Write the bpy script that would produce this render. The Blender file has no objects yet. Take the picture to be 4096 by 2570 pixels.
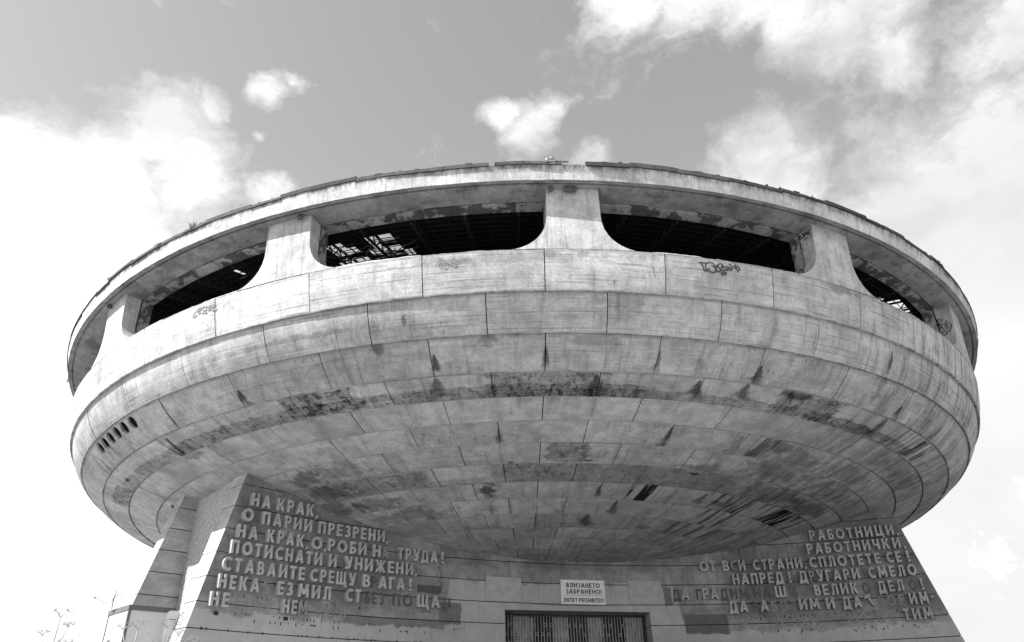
import bpy, bmesh, math, random
from mathutils import Vector, Matrix, Quaternion
from mathutils.geometry import delaunay_2d_cdt
random.seed(7)
S = bpy.context.scene
COL = S.collection
sin, cos, pi, rad = math.sin, math.cos, math.pi, math.radians
ZC = 1.7          # eye height of the photographer above the lower ground
AX = 52.548       # distance to the axis of the saucer

# ------------------------------------------------------------------ camera
cam = bpy.data.cameras.new('camera')
cam.sensor_width = 36.0
cam.lens = 36 * 2976.62 / 4096
cam.clip_end = 20000
co = bpy.data.objects.new('camera', cam)
COL.objects.link(co)
rt = Vector((0.9995586, 0.02212837, -0.01982251)); up = Vector((0.02814906, -0.49210197, 0.87008234)); fw = Vector((-0.00949881, 0.87025628, 0.49250765))
co.matrix_world = Matrix(((rt.x, up.x, -fw.x, 0), (rt.y, up.y, -fw.y, 0), (rt.z, up.z, -fw.z, ZC), (0, 0, 0, 1)))
S.camera = co

# ------------------------------------------------------------------ node helper
class G:
    def __init__(s, nt): s.nt = nt
    def n(s, t, **k):
        x = s.nt.nodes.new(t)
        for a, b in k.items(): setattr(x, a, b)
        return x
    def put(s, inp, v):
        if isinstance(v, bpy.types.NodeSocket): s.nt.links.new(v, inp)
        elif v is not None: inp.default_value = v
    def m(s, op, a, b=None, c=None, clamp=False):
        x = s.n('ShaderNodeMath', operation=op, use_clamp=clamp)
        for i, v in enumerate((a, b, c)):
            if v is not None: s.put(x.inputs[i], v)
        return x.outputs[0]
    def v(s, op, a, b=None, out=0):
        x = s.n('ShaderNodeVectorMath', operation=op)
        s.put(x.inputs[0], a)
        if b is not None: s.put(x.inputs[1], b)
        return x.outputs[out]
    def xyz(s, a, b, c=0.0):
        x = s.n('ShaderNodeCombineXYZ')
        for i, v in enumerate((a, b, c)): s.put(x.inputs[i], v)
        return x.outputs[0]
    def sep(s, v):
        x = s.n('ShaderNodeSeparateXYZ'); s.put(x.inputs[0], v); return x.outputs
    def noise(s, vec, scale=1.0, detail=4.0, rough=0.55, dist=0.0):
        x = s.n('ShaderNodeTexNoise'); s.put(x.inputs['Vector'], vec)
        x.inputs['Scale'].default_value = scale; x.inputs['Detail'].default_value = detail
        x.inputs['Roughness'].default_value = rough; x.inputs['Distortion'].default_value = dist
        return x.outputs['Fac']
    def ramp(s, x, lo, hi, a=0.0, b=1.0, smooth=True):
        r = s.n('ShaderNodeMapRange', interpolation_type='SMOOTHSTEP' if smooth else 'LINEAR')
        s.put(r.inputs[0], x)
        for i, v in enumerate((lo, hi, a, b)): s.put(r.inputs[1 + i], v)
        return r.outputs[0]
    def mix(s, f, a, b):
        return s.m('ADD', s.m('MULTIPLY', s.m('SUBTRACT', 1.0, f), a), s.m('MULTIPLY', f, b))
    def dark(s, c, mask, k):            # multiply c by (1 - k*mask)
        return s.m('MULTIPLY', c, s.m('SUBTRACT', 1.0, s.m('MULTIPLY', mask, k)))

# ------------------------------------------------------------------ sky and sun
W = bpy.data.worlds.new('World'); S.world = W; W.use_nodes = True
nt = W.node_tree; nt.nodes.clear(); g = G(nt)
SAZ, SEL = rad(-60), rad(44.5)
sundir = Vector((sin(SAZ) * cos(SEL), -cos(SAZ) * cos(SEL), sin(SEL)))
sky = g.n('ShaderNodeTexSky', sky_type='NISHITA', sun_disc=False)
sky.sun_elevation = SEL; sky.sun_rotation = math.atan2(sundir.x, sundir.y) % (2 * pi)
sky.air_density = 1.0; sky.dust_density = 1.2; sky.ozone_density = 1.0; sky.altitude = 1400
sc = g.n('ShaderNodeSeparateColor'); nt.links.new(sky.outputs[0], sc.inputs[0])
# black and white film: mostly the red and green of the sky
SKYK = (1.02, 0.88, 0.26)
lum = g.m('ADD', g.m('ADD', g.m('MULTIPLY', sc.outputs[0], SKYK[0]), g.m('MULTIPLY', sc.outputs[1], SKYK[1])), g.m('MULTIPLY', sc.outputs[2], SKYK[2]))
tc = g.n('ShaderNodeTexCoord'); d0 = tc.outputs['Generated']
dx, dy, dz = g.sep(d0)
wa = g.noise(g.v('SCALE', d0), 1.0)
vs = g.v('MULTIPLY', d0, (1.0, 1.0, 1.25))
warp = g.n('ShaderNodeTexNoise'); nt.links.new(vs, warp.inputs['Vector']); warp.inputs['Scale'].default_value = 6; warp.inputs['Detail'].default_value = 6; warp.inputs['Roughness'].default_value = .6
wv = g.v('SCALE', g.v('SUBTRACT', warp.outputs['Color'], (.5, .5, .5)))
wv.node.inputs['Scale'].default_value = 0.12
dw = g.v('ADD', d0, wv)
blobs = [(-0.542, 0.66, 0.52, 0.131), (-0.476, 0.664, 0.576, 0.097), (-0.409, 0.65, 0.64, 0.074), (-0.393, 0.693, 0.604, 0.069), (-0.503, 0.714, 0.486, 0.154), (-0.553, 0.606, 0.572, 0.051), (-0.295, 0.649, 0.701, 0.030), (-0.358, 0.647, 0.673, 0.028), (-0.31, 0.684, 0.661, 0.014), (-0.302, 0.729, 0.614, 0.037), (0.028, 0.719, 0.695, 0.042), (-0.010, 0.712, 0.702, 0.030), (0.105, 0.733, 0.672, 0.031), (0.307, 0.714, 0.629, 0.067), (0.341, 0.723, 0.601, 0.057), (0.258, 0.736, 0.626, 0.04), (0.205, 0.592, 0.779, 0.070), (0.13, 0.61, 0.782, 0.048), (0.264, 0.596, 0.758, 0.070), (0.325, 0.597, 0.734, 0.066), (0.39, 0.59, 0.707, 0.066), (0.439, 0.594, 0.674, 0.05), (0.408, 0.568, 0.715, 0.070), (0.533, 0.54, 0.652, 0.063), (0.537, 0.626, 0.565, 0.092), (0.499, 0.679, 0.539, 0.125), (0.458, 0.707, 0.538, 0.090), (0.551, 0.663, 0.506, 0.126), (0.545, 0.583, 0.603, 0.034), (-0.265, 0.645, 0.716, 0.018)]
# the same kind of cloud goes on round the rest of the sky
rr_ = random.Random(5)
for i in range(16):
    a = rr_.uniform(50, 310); e = rr_.uniform(18, 62); w_ = rr_.uniform(.06, .17)
    blobs.append((sin(rad(a)) * cos(rad(e)), cos(rad(a)) * cos(rad(e)), sin(rad(e)), w_))
acc = None
for bx, by, bz, br in blobs:
    dist = g.v('DISTANCE', dw, (bx, by, bz), out=1)
    q = g.ramp(dist, br * 1.6, 0.0)
    acc = q if acc is None else g.m('MAXIMUM', acc, q)
fine = g.noise(g.v('ADD', vs, g.v('MULTIPLY', wv, (1.2, 1.2, 1.2))), 16, 10, .66)
med = g.noise(vs, 7.5, 7, .6)
dens = g.m('ADD', g.m('MULTIPLY', acc, 1.22), g.m('MULTIPLY', g.m('SUBTRACT', g.m('ADD', g.m('MULTIPLY', fine, .6), g.m('MULTIPLY', med, .4)), .5), 3.0))
veil = g.ramp(g.noise(g.v('MULTIPLY', dw, (1.0, 1.0, 2.2)), 4.5, 8, .62), .50, .72)
dens = g.m('ADD', dens, g.m('MULTIPLY', veil, .30))
low = g.ramp(dz, .60, .43)       # towards the horizon the cloud closes up
dens = g.m('ADD', dens, g.m('MULTIPLY', low, g.ramp(g.m('ABSOLUTE', dx), .15, .45, .5, 1.35)))
cloud = g.m('POWER', g.ramp(dens, .24, 1.10, smooth=False), 1.2)
# cloud brightness: whitest on the sun's side, greyer away from it
sd = g.v('DOT_PRODUCT', d0, tuple(sundir), out=1)
CB = g.ramp(sd, -.45, .55, 4.1, 6.6, smooth=False)
shade = g.noise(g.v('MULTIPLY', d0, (1, 1, 1.6)), 9, 5, .55)
shf = g.m('MULTIPLY', g.m('SUBTRACT', 1.0, g.ramp(shade, .33, .62)), g.ramp(dz, .42, .64, .05, .25))
CB = g.m('MULTIPLY', CB, g.m('SUBTRACT', 1.04, shf))
CB = g.m('MULTIPLY', CB, g.ramp(dz, .52, .36, 1.0, 1.22))
col = g.mix(cloud, lum, CB)
bgn = g.n('ShaderNodeBackground'); bgn.inputs['Strength'].default_value = 0.075
cc = g.n('ShaderNodeCombineColor')
for i in range(3): nt.links.new(col, cc.inputs[i])
nt.links.new(cc.outputs[0], bgn.inputs['Color'])
wo = g.n('ShaderNodeOutputWorld'); nt.links.new(bgn.outputs[0], wo.inputs[0])
sl = bpy.data.lights.new('sun', 'SUN'); sl.energy = 5.0; sl.angle = rad(.53); sl.color = (1, 1, 1)
so = bpy.data.objects.new('sun', sl); COL.objects.link(so)
so.rotation_euler = (-sundir).to_track_quat('-Z', 'Y').to_euler()
so.location = (-30, -20, 60)
S.view_settings.view_transform = 'Standard'; S.view_settings.look = 'None'
S.view_settings.exposure = 1.28; S.view_settings.gamma = 1; S.view_settings.use_curve_mapping = False
S.cycles.max_bounces = 6; S.cycles.diffuse_bounces = 4
S.cycles.use_adaptive_sampling = False

# ------------------------------------------------------------------ materials
def new_mat(name, rough=.9, spec=.2):
    m = bpy.data.materials.new(name); m.use_nodes = True
    nt = m.node_tree; b = nt.nodes['Principled BSDF']
    b.inputs['Roughness'].default_value = rough
    b.inputs['Specular IOR Level'].default_value = spec
    return m, G(nt), b
def grey(g, b, c):
    cc = g.n('ShaderNodeCombineColor')
    for i in range(3): g.put(cc.inputs[i], c)
    g.nt.links.new(cc.outputs[0], b.inputs['Base Color'])
def bump(g, b, h, dist=.02, st=.6):
    x = g.n('ShaderNodeBump'); x.inputs['Strength'].default_value = st; x.inputs['Distance'].default_value = dist
    g.put(x.inputs['Height'], h); g.nt.links.new(x.outputs[0], b.inputs['Normal'])
def plain(name, c, rough=.8, var=.25, scale=3.0, metal=0.0):
    m, g, b = new_mat(name, rough, .3); b.inputs['Metallic'].default_value = metal
    tc = g.n('ShaderNodeTexCoord')
    n = g.noise(tc.outputs['Object'], scale, 5, .6)
    oi = g.n('ShaderNodeObjectInfo')
    f = g.m('ADD', g.ramp(n, .25, .75, 1 - var, 1 + var, False), g.m('MULTIPLY', g.m('SUBTRACT', oi.outputs['Random'], .5), var * .6))
    grey(g, b, g.m('MULTIPLY', f, c)); bump(g, b, n, .01, .3)
    return m

def concrete(name, base, idx=0.0, board=.5, drip=.2, K=.45, stains=(), edges=None, extra=None, tone=.16, vert=False, spots=0.0, ticks=0.0):
    """board-marked concrete; UV in metres (u along the ring, v down the panel)"""
    m, g, b = new_mat(name, .93, .15)
    uvn = g.n('ShaderNodeUVMap'); U, V, _ = g.sep(uvn.outputs[0])
    oi = g.n('ShaderNodeObjectInfo'); R = oi.outputs['Random']
    z = idx * 7.31
    nb = g.noise(g.xyz(U, V, z), .35, 6, .6)
    nm = g.noise(g.xyz(U, V, z + 3), 1.7, 6, .65)
    nf = g.noise(g.xyz(U, V, z + 9), 9, 5, .7)
    if vert: ns = g.noise(g.xyz(g.m('MULTIPLY', U, 9.0), g.m('MULTIPLY', V, .35), z), 1.3, 4, .6)
    else: ns = g.noise(g.xyz(g.m('MULTIPLY', U, .22), g.m('MULTIPLY', V, 10.0), g.m('ADD', z, g.m('MULTIPLY', R, 5.0))), 1.3, 4, .65)
    nd = g.noise(g.xyz(g.m('MULTIPLY', U, 2.2), g.m('MULTIPLY', V, .22), z + 5), 1.6, 5, .6)
    c = g.m('MULTIPLY', base, g.ramp(nb, .3, .7, .78, 1.15))
    c = g.m('MULTIPLY', c, g.ramp(nm, .28, .72, .78, 1.16))
    c = g.m('MULTIPLY', c, g.ramp(nf, .3, .7, .86, 1.12))
    c = g.m('MULTIPLY', c, g.m('ADD', 1 - tone / 2, g.m('MULTIPLY', R, tone)))
    c = g.dark(c, g.ramp(ns, .56, .66), .48 * board)          # thin board seams
    c = g.m('MULTIPLY', c, g.ramp(ns, .44, .30, 1.0, 1 + .30 * board))
    c = g.dark(c, g.ramp(nd, .50, .74), drip)
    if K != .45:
        c = g.dark(c, g.m('MULTIPLY', g.ramp(nd, .42, .62), g.ramp(U, 22 * K, 48 * K)), .30)  # heavier drip streaks to the right, partly painting in that side's shade
    pat = g.noise(g.xyz(U, V, z + 21), .55, 4, .5)
    if ticks:
        tk = g.noise(g.xyz(g.m('MULTIPLY', U, 24.0), g.m('MULTIPLY', V, 2.6), z), 1.0, 2, .5)
        c = g.dark(c, g.m('MULTIPLY', g.ramp(tk, .62, .68), g.ramp(pat, .52, .6)), ticks)
    if spots:                                                 # white lime runs and specks
        sp = g.noise(g.xyz(g.m('MULTIPLY', U, 3.0), V, z + 31), 2.2, 5, .72)
        c = g.mix(g.m('MULTIPLY', g.ramp(sp, .665, .70), spots), c, .72)
    if edges:                                                 # grime along the ring joints
        for v0, wdt, k in edges:
            e = g.ramp(g.m('ABSOLUTE', g.m('SUBTRACT', V, v0)), wdt, 0.0)
            c = g.dark(c, g.m('MULTIPLY', e, g.ramp(nm, .40, .62)), k)
    wob = g.m('MULTIPLY', g.m('SUBTRACT', nm, .5), 1.5)
    for st in stains:
        kind, az, t, a_, b_, k = st[:6]
        du = g.m('SUBTRACT', U, az * K); dv = g.m('SUBTRACT', V, t)
        if kind == 'e':      # noisy ellipse
            r = g.m('SQRT', g.m('ADD', g.m('POWER', g.m('DIVIDE', du, a_), 2.0), g.m('POWER', g.m('DIVIDE', dv, b_), 2.0)))
            mk = g.ramp(g.m('ADD', r, g.m('ADD', g.m('MULTIPLY', wob, 1.6), g.m('MULTIPLY', g.m('SUBTRACT', nf, .5), 1.2))), 1.15, .45)
            mk = g.m('MULTIPLY', mk, g.ramp(nf, .3, .6, .55, 1.0))
        elif kind == 'w':    # wedge that widens downwards from a joint
            tt = g.m('DIVIDE', dv, b_)
            wd = g.m('MULTIPLY', g.m('ADD', tt, .08), a_ * 1.2)
            x_ = g.m('DIVIDE', g.m('ABSOLUTE', du), g.m('MAXIMUM', wd, .002))
            mk = g.m('MULTIPLY', g.ramp(g.m('ADD', x_, g.m('ADD', g.m('MULTIPLY', wob, .9), g.m('MULTIPLY', g.m('SUBTRACT', nf, .5), 1.5))), 1.15, .35), g.m('MULTIPLY', g.ramp(tt, -.02, .10), g.ramp(g.m('ADD', tt, g.m('MULTIPLY', wob, .9)), 1.15, .55)))
            mk = g.m('MULTIPLY', mk, g.ramp(nf, .25, .6, .6, 1.0))
        elif kind == 's':    # rectangular field of wet black streaks
            bx = g.m('MULTIPLY', g.ramp(g.m('ABSOLUTE', du), a_, a_ * .9), g.ramp(g.m('ABSOLUTE', dv), b_, b_ * .85))
            sk = g.noise(g.xyz(g.m('ADD', g.m('MULTIPLY', U, 1.0), g.m('MULTIPLY', V, .12)), g.m('MULTIPLY', V, .10), z + 40), 2.3, 4, .6)
            mk = g.m('MULTIPLY', bx, g.ramp(sk, .46, .56))
        elif kind == 'b':    # band of scoured, rough concrete
            bx = g.m('MULTIPLY', g.ramp(g.m('ADD', g.m('ABSOLUTE', du), g.m('MULTIPLY', wob, 1.1)), a_, a_ * .86), g.ramp(g.m('ADD', g.m('ABSOLUTE', dv), g.m('MULTIPLY', wob, .26)), b_, b_ * .82))
            rg = g.noise(g.xyz(g.m('MULTIPLY', U, .8), g.m('MULTIPLY', V, 5.0), z + 50), 2.2, 6, .72)
            r2 = g.noise(g.xyz(g.m('MULTIPLY', U, 2.4), g.m('MULTIPLY', V, 1.4), z + 61), 1.6, 8, .75)
            c = g.mix(g.m('MULTIPLY', bx, g.m('MULTIPLY', g.ramp(r2, .63, .68), .5)), c, .62)
            mk = g.m('MULTIPLY', bx, g.m('ADD', .34, g.m('ADD', g.m('MULTIPLY', g.ramp(rg, .38, .58, 1.0, 0.0), .34), g.m('MULTIPLY', g.ramp(r2, .52, .40), .60))))
        if k < 0: c = g.mix(g.m('MULTIPLY', mk, -k), c, .62)
        else: c = g.dark(c, mk, k)
    if extra: c = extra(g, c, U, V, nm, nf)
    grey(g, b, c)
    hh = g.m('ADD', g.m('MULTIPLY', nf, .5), g.m('ADD', g.m('MULTIPLY', nm, .6), g.m('MULTIPLY', ns, -.8 * board)))
    bump(g, b, hh, .03, .55)
    return m

# ------------------------------------------------------------------ mesh helpers
def link(o, parent=None):
    COL.objects.link(o)
    if parent is not None:
        o.parent = parent
        if parent.type == 'EMPTY': o.matrix_parent_inverse = parent.matrix_basis.inverted()
    return o
def tag(o, label=None, cat=None, group=None, kind=None):
    if label: o['label'] = label
    if cat: o['category'] = cat
    if group: o['group'] = group
    if kind: o['kind'] = kind
    return o
def empty(name, loc, label=None, cat=None, group=None):
    o = bpy.data.objects.new(name, None); o.location = loc; COL.objects.link(o)
    return tag(o, label, cat, group)
class MB:
    def __init__(s): s.v = []; s.f = []; s.uv = []; s.sm = []
    def quad(s, *p, uv=None, sm=False):
        i = len(s.v); s.v += [tuple(q) for q in p]; s.f.append(tuple(range(i, i + len(p)))); s.uv.append(uv or [(0, 0)] * len(p)); s.sm.append(sm)
    def face(s, idx, uv=None, sm=False): s.f.append(tuple(idx)); s.uv.append(uv or [(0, 0)] * len(idx)); s.sm.append(sm)
    def box(s, c, ex, ey, ez, uvs=1.0):     # centre and three half-axis vectors
        c = Vector(c); ex = Vector(ex); ey = Vector(ey); ez = Vector(ez); P = []
        for a in (-1, 1):
            for b in (-1, 1):
                for d in (-1, 1): P.append(c + ex * a + ey * b + ez * d)
        L = (ex.length, ey.length, ez.length)
        for q, (l1, l2) in (((0, 1, 3, 2), (2, 1)), ((4, 6, 7, 5), (1, 2)), ((0, 4, 5, 1), (0, 2)), ((2, 3, 7, 6), (2, 0)), ((0, 2, 6, 4), (1, 0)), ((1, 5, 7, 3), (0, 1))):
            w, h = 2 * L[l1], 2 * L[l2]
            s.quad(*[P[k] for k in q], uv=[(0, 0), (w, 0), (w, h), (0, h)])
    def bar(s, a, b, w, h, upv=(0, 0, 1)):
        a = Vector(a); b = Vector(b); d = b - a; L = d.length
        if L < 1e-6: return
        d /= L; u = Vector(upv); x = d.cross(u)
        if x.length < 1e-3: x = d.cross(Vector((1, 0, 0)))
        x.normalize(); y = x.cross(d)
        s.box((a + b) / 2, d * (L / 2), x * (w / 2), y * (h / 2))
    def tube(s, pts, rads, n=6, cap=True):
        rings = []
        pts = [Vector(p) for p in pts]
        for i, p in enumerate(pts):
            d = (pts[min(i + 1, len(pts) - 1)] - pts[max(i - 1, 0)]).normalized()
            x = d.cross(Vector((0, 0, 1)))
            if x.length < .05: x = d.cross(Vector((1, 0, 0)))
            x.normalize(); y = d.cross(x); i0 = len(s.v); r = rads[i] if hasattr(rads, '__len__') else rads
            for k in range(n):
                a = 2 * pi * k / n; s.v.append(tuple(p + (x * cos(a) + y * sin(a)) * r))
            rings.append(i0)
        for a, b in zip(rings, rings[1:]):
            for k in range(n): s.face((a + k, a + (k + 1) % n, b + (k + 1) % n, b + k), sm=True)
        if cap:
            s.face([rings[0] + k for k in reversed(range(n))]); s.face([rings[-1] + k for k in range(n)])
    def ball(s, c, r, n=8, sq=(1, 1, 1)):
        i0 = len(s.v); c = Vector(c); rows = n // 2
        for j in range(rows + 1):
            t = pi * j / rows
            for k in range(n):
                a = 2 * pi * k / n
                s.v.append((c.x + r * sq[0] * sin(t) * cos(a), c.y + r * sq[1] * sin(t) * sin(a), c.z + r * sq[2] * cos(t)))
        for j in range(rows):
            for k in range(n):
                a = i0 + j * n + k; b = i0 + j * n + (k + 1) % n
                s.face((a, a + n, b + n, b), sm=True)
    def mesh(s, name, mat):
        me = bpy.data.meshes.new(name); me.from_pydata(s.v, [], s.f)
        ul = me.uv_layers.new(name='UVMap')
        k = 0
        for u in s.uv:
            for a in u: ul.data[k].uv = a; k += 1
        me.polygons.foreach_set('use_smooth', s.sm)
        me.materials.append(mat); me.update(); return me
    def build(s, name, mat, parent=None):
        return link(bpy.data.objects.new(name, s.mesh(name, mat)), parent)

def P(r, az, h):      # cylinder coordinates about the saucer axis; az in degrees from the viewer's side
    a = rad(az); return Vector((r * sin(a), AX - r * cos(a), h + ZC))

# ------------------------------------------------------------------ ground
MG, g, b = new_mat('trampled_grass_ground', .95, .1)
tcg = g.n('ShaderNodeTexCoord')
n1 = g.noise(tcg.outputs['Object'], .12, 6, .6); n2 = g.noise(tcg.outputs['Object'], 2.5, 6, .65)
grey(g, b, g.m('ADD', g.ramp(n1, .35, .65, .20, .32), g.m('MULTIPLY', g.m('SUBTRACT', n2, .5), .14))); bump(g, b, n2, .08, .8)
def gz(x, y):
    r = math.hypot(x, y - AX)
    t = min(max((y - 1) / 26.0, 0), 1)
    z = 3.8 * t
    if r > 120: z -= (r - 120) * .10 if r < 900 else 78
    return z
mb = MB(); xs = [-6000, -2500, -1000, -500, -250, -130, -80] + list(range(-60, 61, 4)) + [80, 130, 250, 500, 1000, 2500, 6000]
ys = [-6000, -2500, -1000, -400, -200, -100, -50, -20, -10] + list(range(-4, 30, 2)) + list(range(30, 100, 6)) + [110, 150, 250, 500, 1000, 2500, 6000]
for y in ys:
    for x in xs: mb.v.append((x, y, gz(x, y) + .08 * random.uniform(-1, 1)))
nx = len(xs)
for j in range(len(ys) - 1):
    for i in range(nx - 1): mb.face((j * nx + i, j * nx + i + 1, (j + 1) * nx + i + 1, (j + 1) * nx + i), sm=True)
tag(mb.build('ground', MG), kind='structure')
MPV, g, b = new_mat('terrace_paving', .85, .2)
tcg = g.n('ShaderNodeTexCoord'); br = g.n('ShaderNodeTexBrick'); g.nt.links.new(tcg.outputs['Object'], br.inputs['Vector'])
br.inputs['Scale'].default_value = .5; br.inputs['Color1'].default_value = (.42, .42, .42, 1); br.inputs['Color2'].default_value = (.36, .36, .36, 1); br.inputs['Mortar'].default_value = (.1, .1, .1, 1)
g.nt.links.new(br.outputs[0], b.inputs['Base Color'])
mb = MB(); n = 64
ring = [(40 * sin(2 * pi * k / n), AX - 40 * cos(2 * pi * k / n)) for k in range(n)]
c0 = len(mb.v); mb.v.append((0, AX, 4.05))
for x, y in ring: mb.v.append((x, max(y, 30.0), 4.05))
for x, y in ring: mb.v.append((x, max(y, 30.0), 2.6))
for k in range(n):
    a, b_ = 1 + k, 1 + (k + 1) % n
    mb.face((0, a, b_)); mb.face((a, a + n, b_ + n, b_))
tag(mb.build('paved_terrace', MPV), kind='structure')

# ------------------------------------------------------------------ the monument
mon = empty('saucer_monument', (0, AX, 4.05), 'huge weathered concrete flying-saucer shaped monument with gaping windows on angled piers', 'monument')
RINGS = [('D', 29.04, 16.45), ('E', 28.64, 14.83), ('F', 27.76, 13.46), ('G', 26.44, 12.48), ('H', 25.02, 12.05), ('I', 23.48, 11.65), ('J', 21.94, 11.24), ('K', 20.4, 10.84), ('L', 18.86, 10.49), ('M', 17.32, 10.16), ('N', 15.78, 9.8), ('O', 14.24, 9.53), ('P', 12.7, 9.32), ('Q', 11.16, 9.09), ('R', 9.6, 8.88), ('S', 8.0, 8.7)]
STEP = {'D': 0, 'E': .13, 'F': .07, 'G': .04, 'H': .05, 'I': .04}
BULGE = {'D': .03, 'E': .11, 'F': .07, 'G': .05}
BASE = .365
bandspec = {
 'D': dict(base=BASE * 1.10, board=.9, drip=.25, ticks=.5, edges=[(0.0, .16, .45), (1.6, .12, .55)], stains=[('e', 27.5, .1, .7, .4, .35), ('w', 40, .4, .35, 1.2, .25), ('w', 45, .2, .35, 1.3, .3), ('e', 0, .3, 5, .25, .22)]),
 'E': dict(base=BASE * 1.02, board=.8, drip=.35, ticks=.4, spots=.1, edges=[(0.0, .22, .4), (1.63, .1, .6)], stains=[('w', 34.84, .35, .22, 1.2, .8), ('e', -9, .8, .12, .25, .6), ('e', 8, .35, 1.1, .4, .25), ('w', 25.3, .5, .12, 1.1, .35), ('w', -29.99, .9, .1, .7, .4), ('e', -20, .9, 3.5, .14, .35)]),
 'F': dict(base=BASE * .94, board=.5, drip=.35, ticks=.75, spots=.8, edges=[(0.0, .25, .5), (1.6, .12, .6)], stains=[('w', -7.0, .62, .28, 1.0, .85), ('w', 2.1, .5, .20, 1.0, .8), ('w', 11.5, .55, .22, 1.05, .75), ('w', 20.95, .7, .32, .95, .85), ('w', 39.6, .8, .30, .85, .85), ('w', -25.7, .75, .32, .9, .85), ('e', -2.6, .2, .35, .35, .55), ('e', 35, .35, .35, .9, .45), ('w', -52.5, .7, .3, .95, .6), ('w', -35.2, .9, .12, .7, .4), ('w', -48, .6, .35, 1.0, .45), ('w', -44, .6, .35, 1.0, .4), ('e', 6, .3, 1.4, .2, .25), ('w', 15.2, .1, .25, 1.5, .3), ('w', 49, .6, .3, 1.0, .6), ('e', -11.5, .2, .3, .45, .5)]),
 'G': dict(base=BASE * .94, board=.3, drip=.35, spots=.6, ticks=.3, edges=[(0.0, .12, .5), (1.48, .06, .7)], stains=[('b', -14, 1.1, 12.5, .47, .62), ('b', 2.5, .75, 2.5, .75, .62), ('b', 16, 1.2, 5.5, .33, .5), ('b', 28.5, .75, 1.9, .75, .70), ('b', 34, 1.2, 2.4, .40, .70), ('b', 42.5, 1.2, 3.0, .40, .6), ('w', 6.6, .1, .5, 1.5, .80), ('w', 15.9, .1, .34, .9, .85), ('w', 20.6, 0, .5, 1.1, .75), ('w', 39.3, 0, .45, 1.3, .8), ('s', 49.5, .75, 1.1, .7, .9), ('b', -18.7, .7, 1.8, .7, .75), ('w', -7.3, 0, .5, 1.3, .7), ('s', -40, .8, .8, .65, .9), ('b', -47, 1.15, 4.5, .42, .5), ('e', -53, .85, .35, .13, .93), ('b', -60, 1.0, 2.0, .5, .6), ('e', 26.8, .25, .9, .25, .7)]),
 'H': dict(base=BASE * .90, board=.25, drip=.25, ticks=.3, spots=.25, edges=[(0.0, .06, .4), (1.6, .08, .5)], stains=[('w', -1, .2, .15, 1.3, .2), ('e', 7, .8, .1, .7, .3), ('e', -39, .2, .8, .35, .45), ('e', 48, .8, 1.5, .5, .3), ('e', 58, .8, 3, .8, .3)]),
 'I': dict(base=BASE * .90, board=.3, drip=.25, ticks=.7, spots=.1, edges=[(0.0, .10, .5), (1.6, .06, .5)], stains=[('w', 16.1, .1, .25, 1.5, .85), ('w', -2.5, .4, .18, 1.2, .6), ('s', 29, .8, .8, .8, .65), ('e', 31, .5, .8, .6, .45), ('e', 36, 1.0, 1.8, .6, .35), ('e', 47, .8, 2.2, .7, .4), ('w', 25, .2, .4, 1.4, .35)]),
 'J': dict(base=BASE * .90, board=.4, drip=.3, ticks=.6, spots=.1, edges=[(0.0, .10, .5), (1.6, .08, .55)], stains=[('b', 5.4, .75, 1.0, .85, .62), ('e', -1.5, 1.45, .22, .14, .9), ('e', 8.0, 1.35, .35, .15, .8), ('e', -24, .9, 1.7, .8, .35), ('e', -29, .8, 1.2, .7, .60), ('e', 24, 1.3, 1.3, .35, .45), ('e', 35, .8, 2.5, .9, .35), ('e', 50, .8, 3, .9, .4)]),
 'K': dict(base=BASE * .74, board=.4, drip=.3, spots=.35, ticks=.2, edges=[(0.0, .10, .5), (1.55, .12, .7)], stains=[('b', -21, .8, 3.2, .7, .5), ('b', 2, .8, 2.4, .9, .35), ('b', 14, .8, 6, .8, .35), ('e', -29, .8, 1.3, .8, .5), ('e', 40, .8, 3.0, 1.0, .45), ('e', 23.5, .3, .35, .12, .9), ('e', 52, .8, 2, .8, .5), ('b', -8.5, .5, 1.6, .6, -.28)]),
 'L': dict(base=BASE * .90, board=.25, drip=.4, ticks=.2, edges=[(0.0, .15, .75), (1.55, .1, .5)], stains=[('e', -5.2, .7, .45, .8, .88), ('s', 18.3, .8, .75, .85, .97), ('s', 42, .8, 3.4, 1.0, .95), ('s', 52, .8, 1.6, .9, .9), ('w', 11.3, .3, .3, 1.2, .75), ('e', -24, .9, 1.8, .8, .55), ('e', -31, .7, 1.5, 1.0, .5), ('w', 29, .2, .4, 1.3, .6), ('e', 34, .9, 1.2, .3, .5)]),
 'M': dict(base=BASE * .90, board=.25, drip=.4, ticks=.4, edges=[(0.0, .08, .5), (1.55, .08, .5)], stains=[('w', 15.4, .1, .32, 1.4, .8), ('s', 36.5, .8, 1.3, .8, .7), ('e', -20, .8, 2.2, .7, .4), ('w', 6.5, .2, .2, 1.4, .4), ('e', -6, .8, 1.0, .35, .3)]),
 'N': dict(base=BASE * .90, board=.25, drip=.4, edges=[(0.0, .08, .5), (1.55, .08, .5)], stains=[('w', 11.8, 0, .6, 1.4, .7), ('s', 36, .8, 2.0, .8, .6), ('e', 24, 1.0, .8, .3, .5)]),
}
panel_n = 0
mats_band = {}
shell_core = MB()
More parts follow.
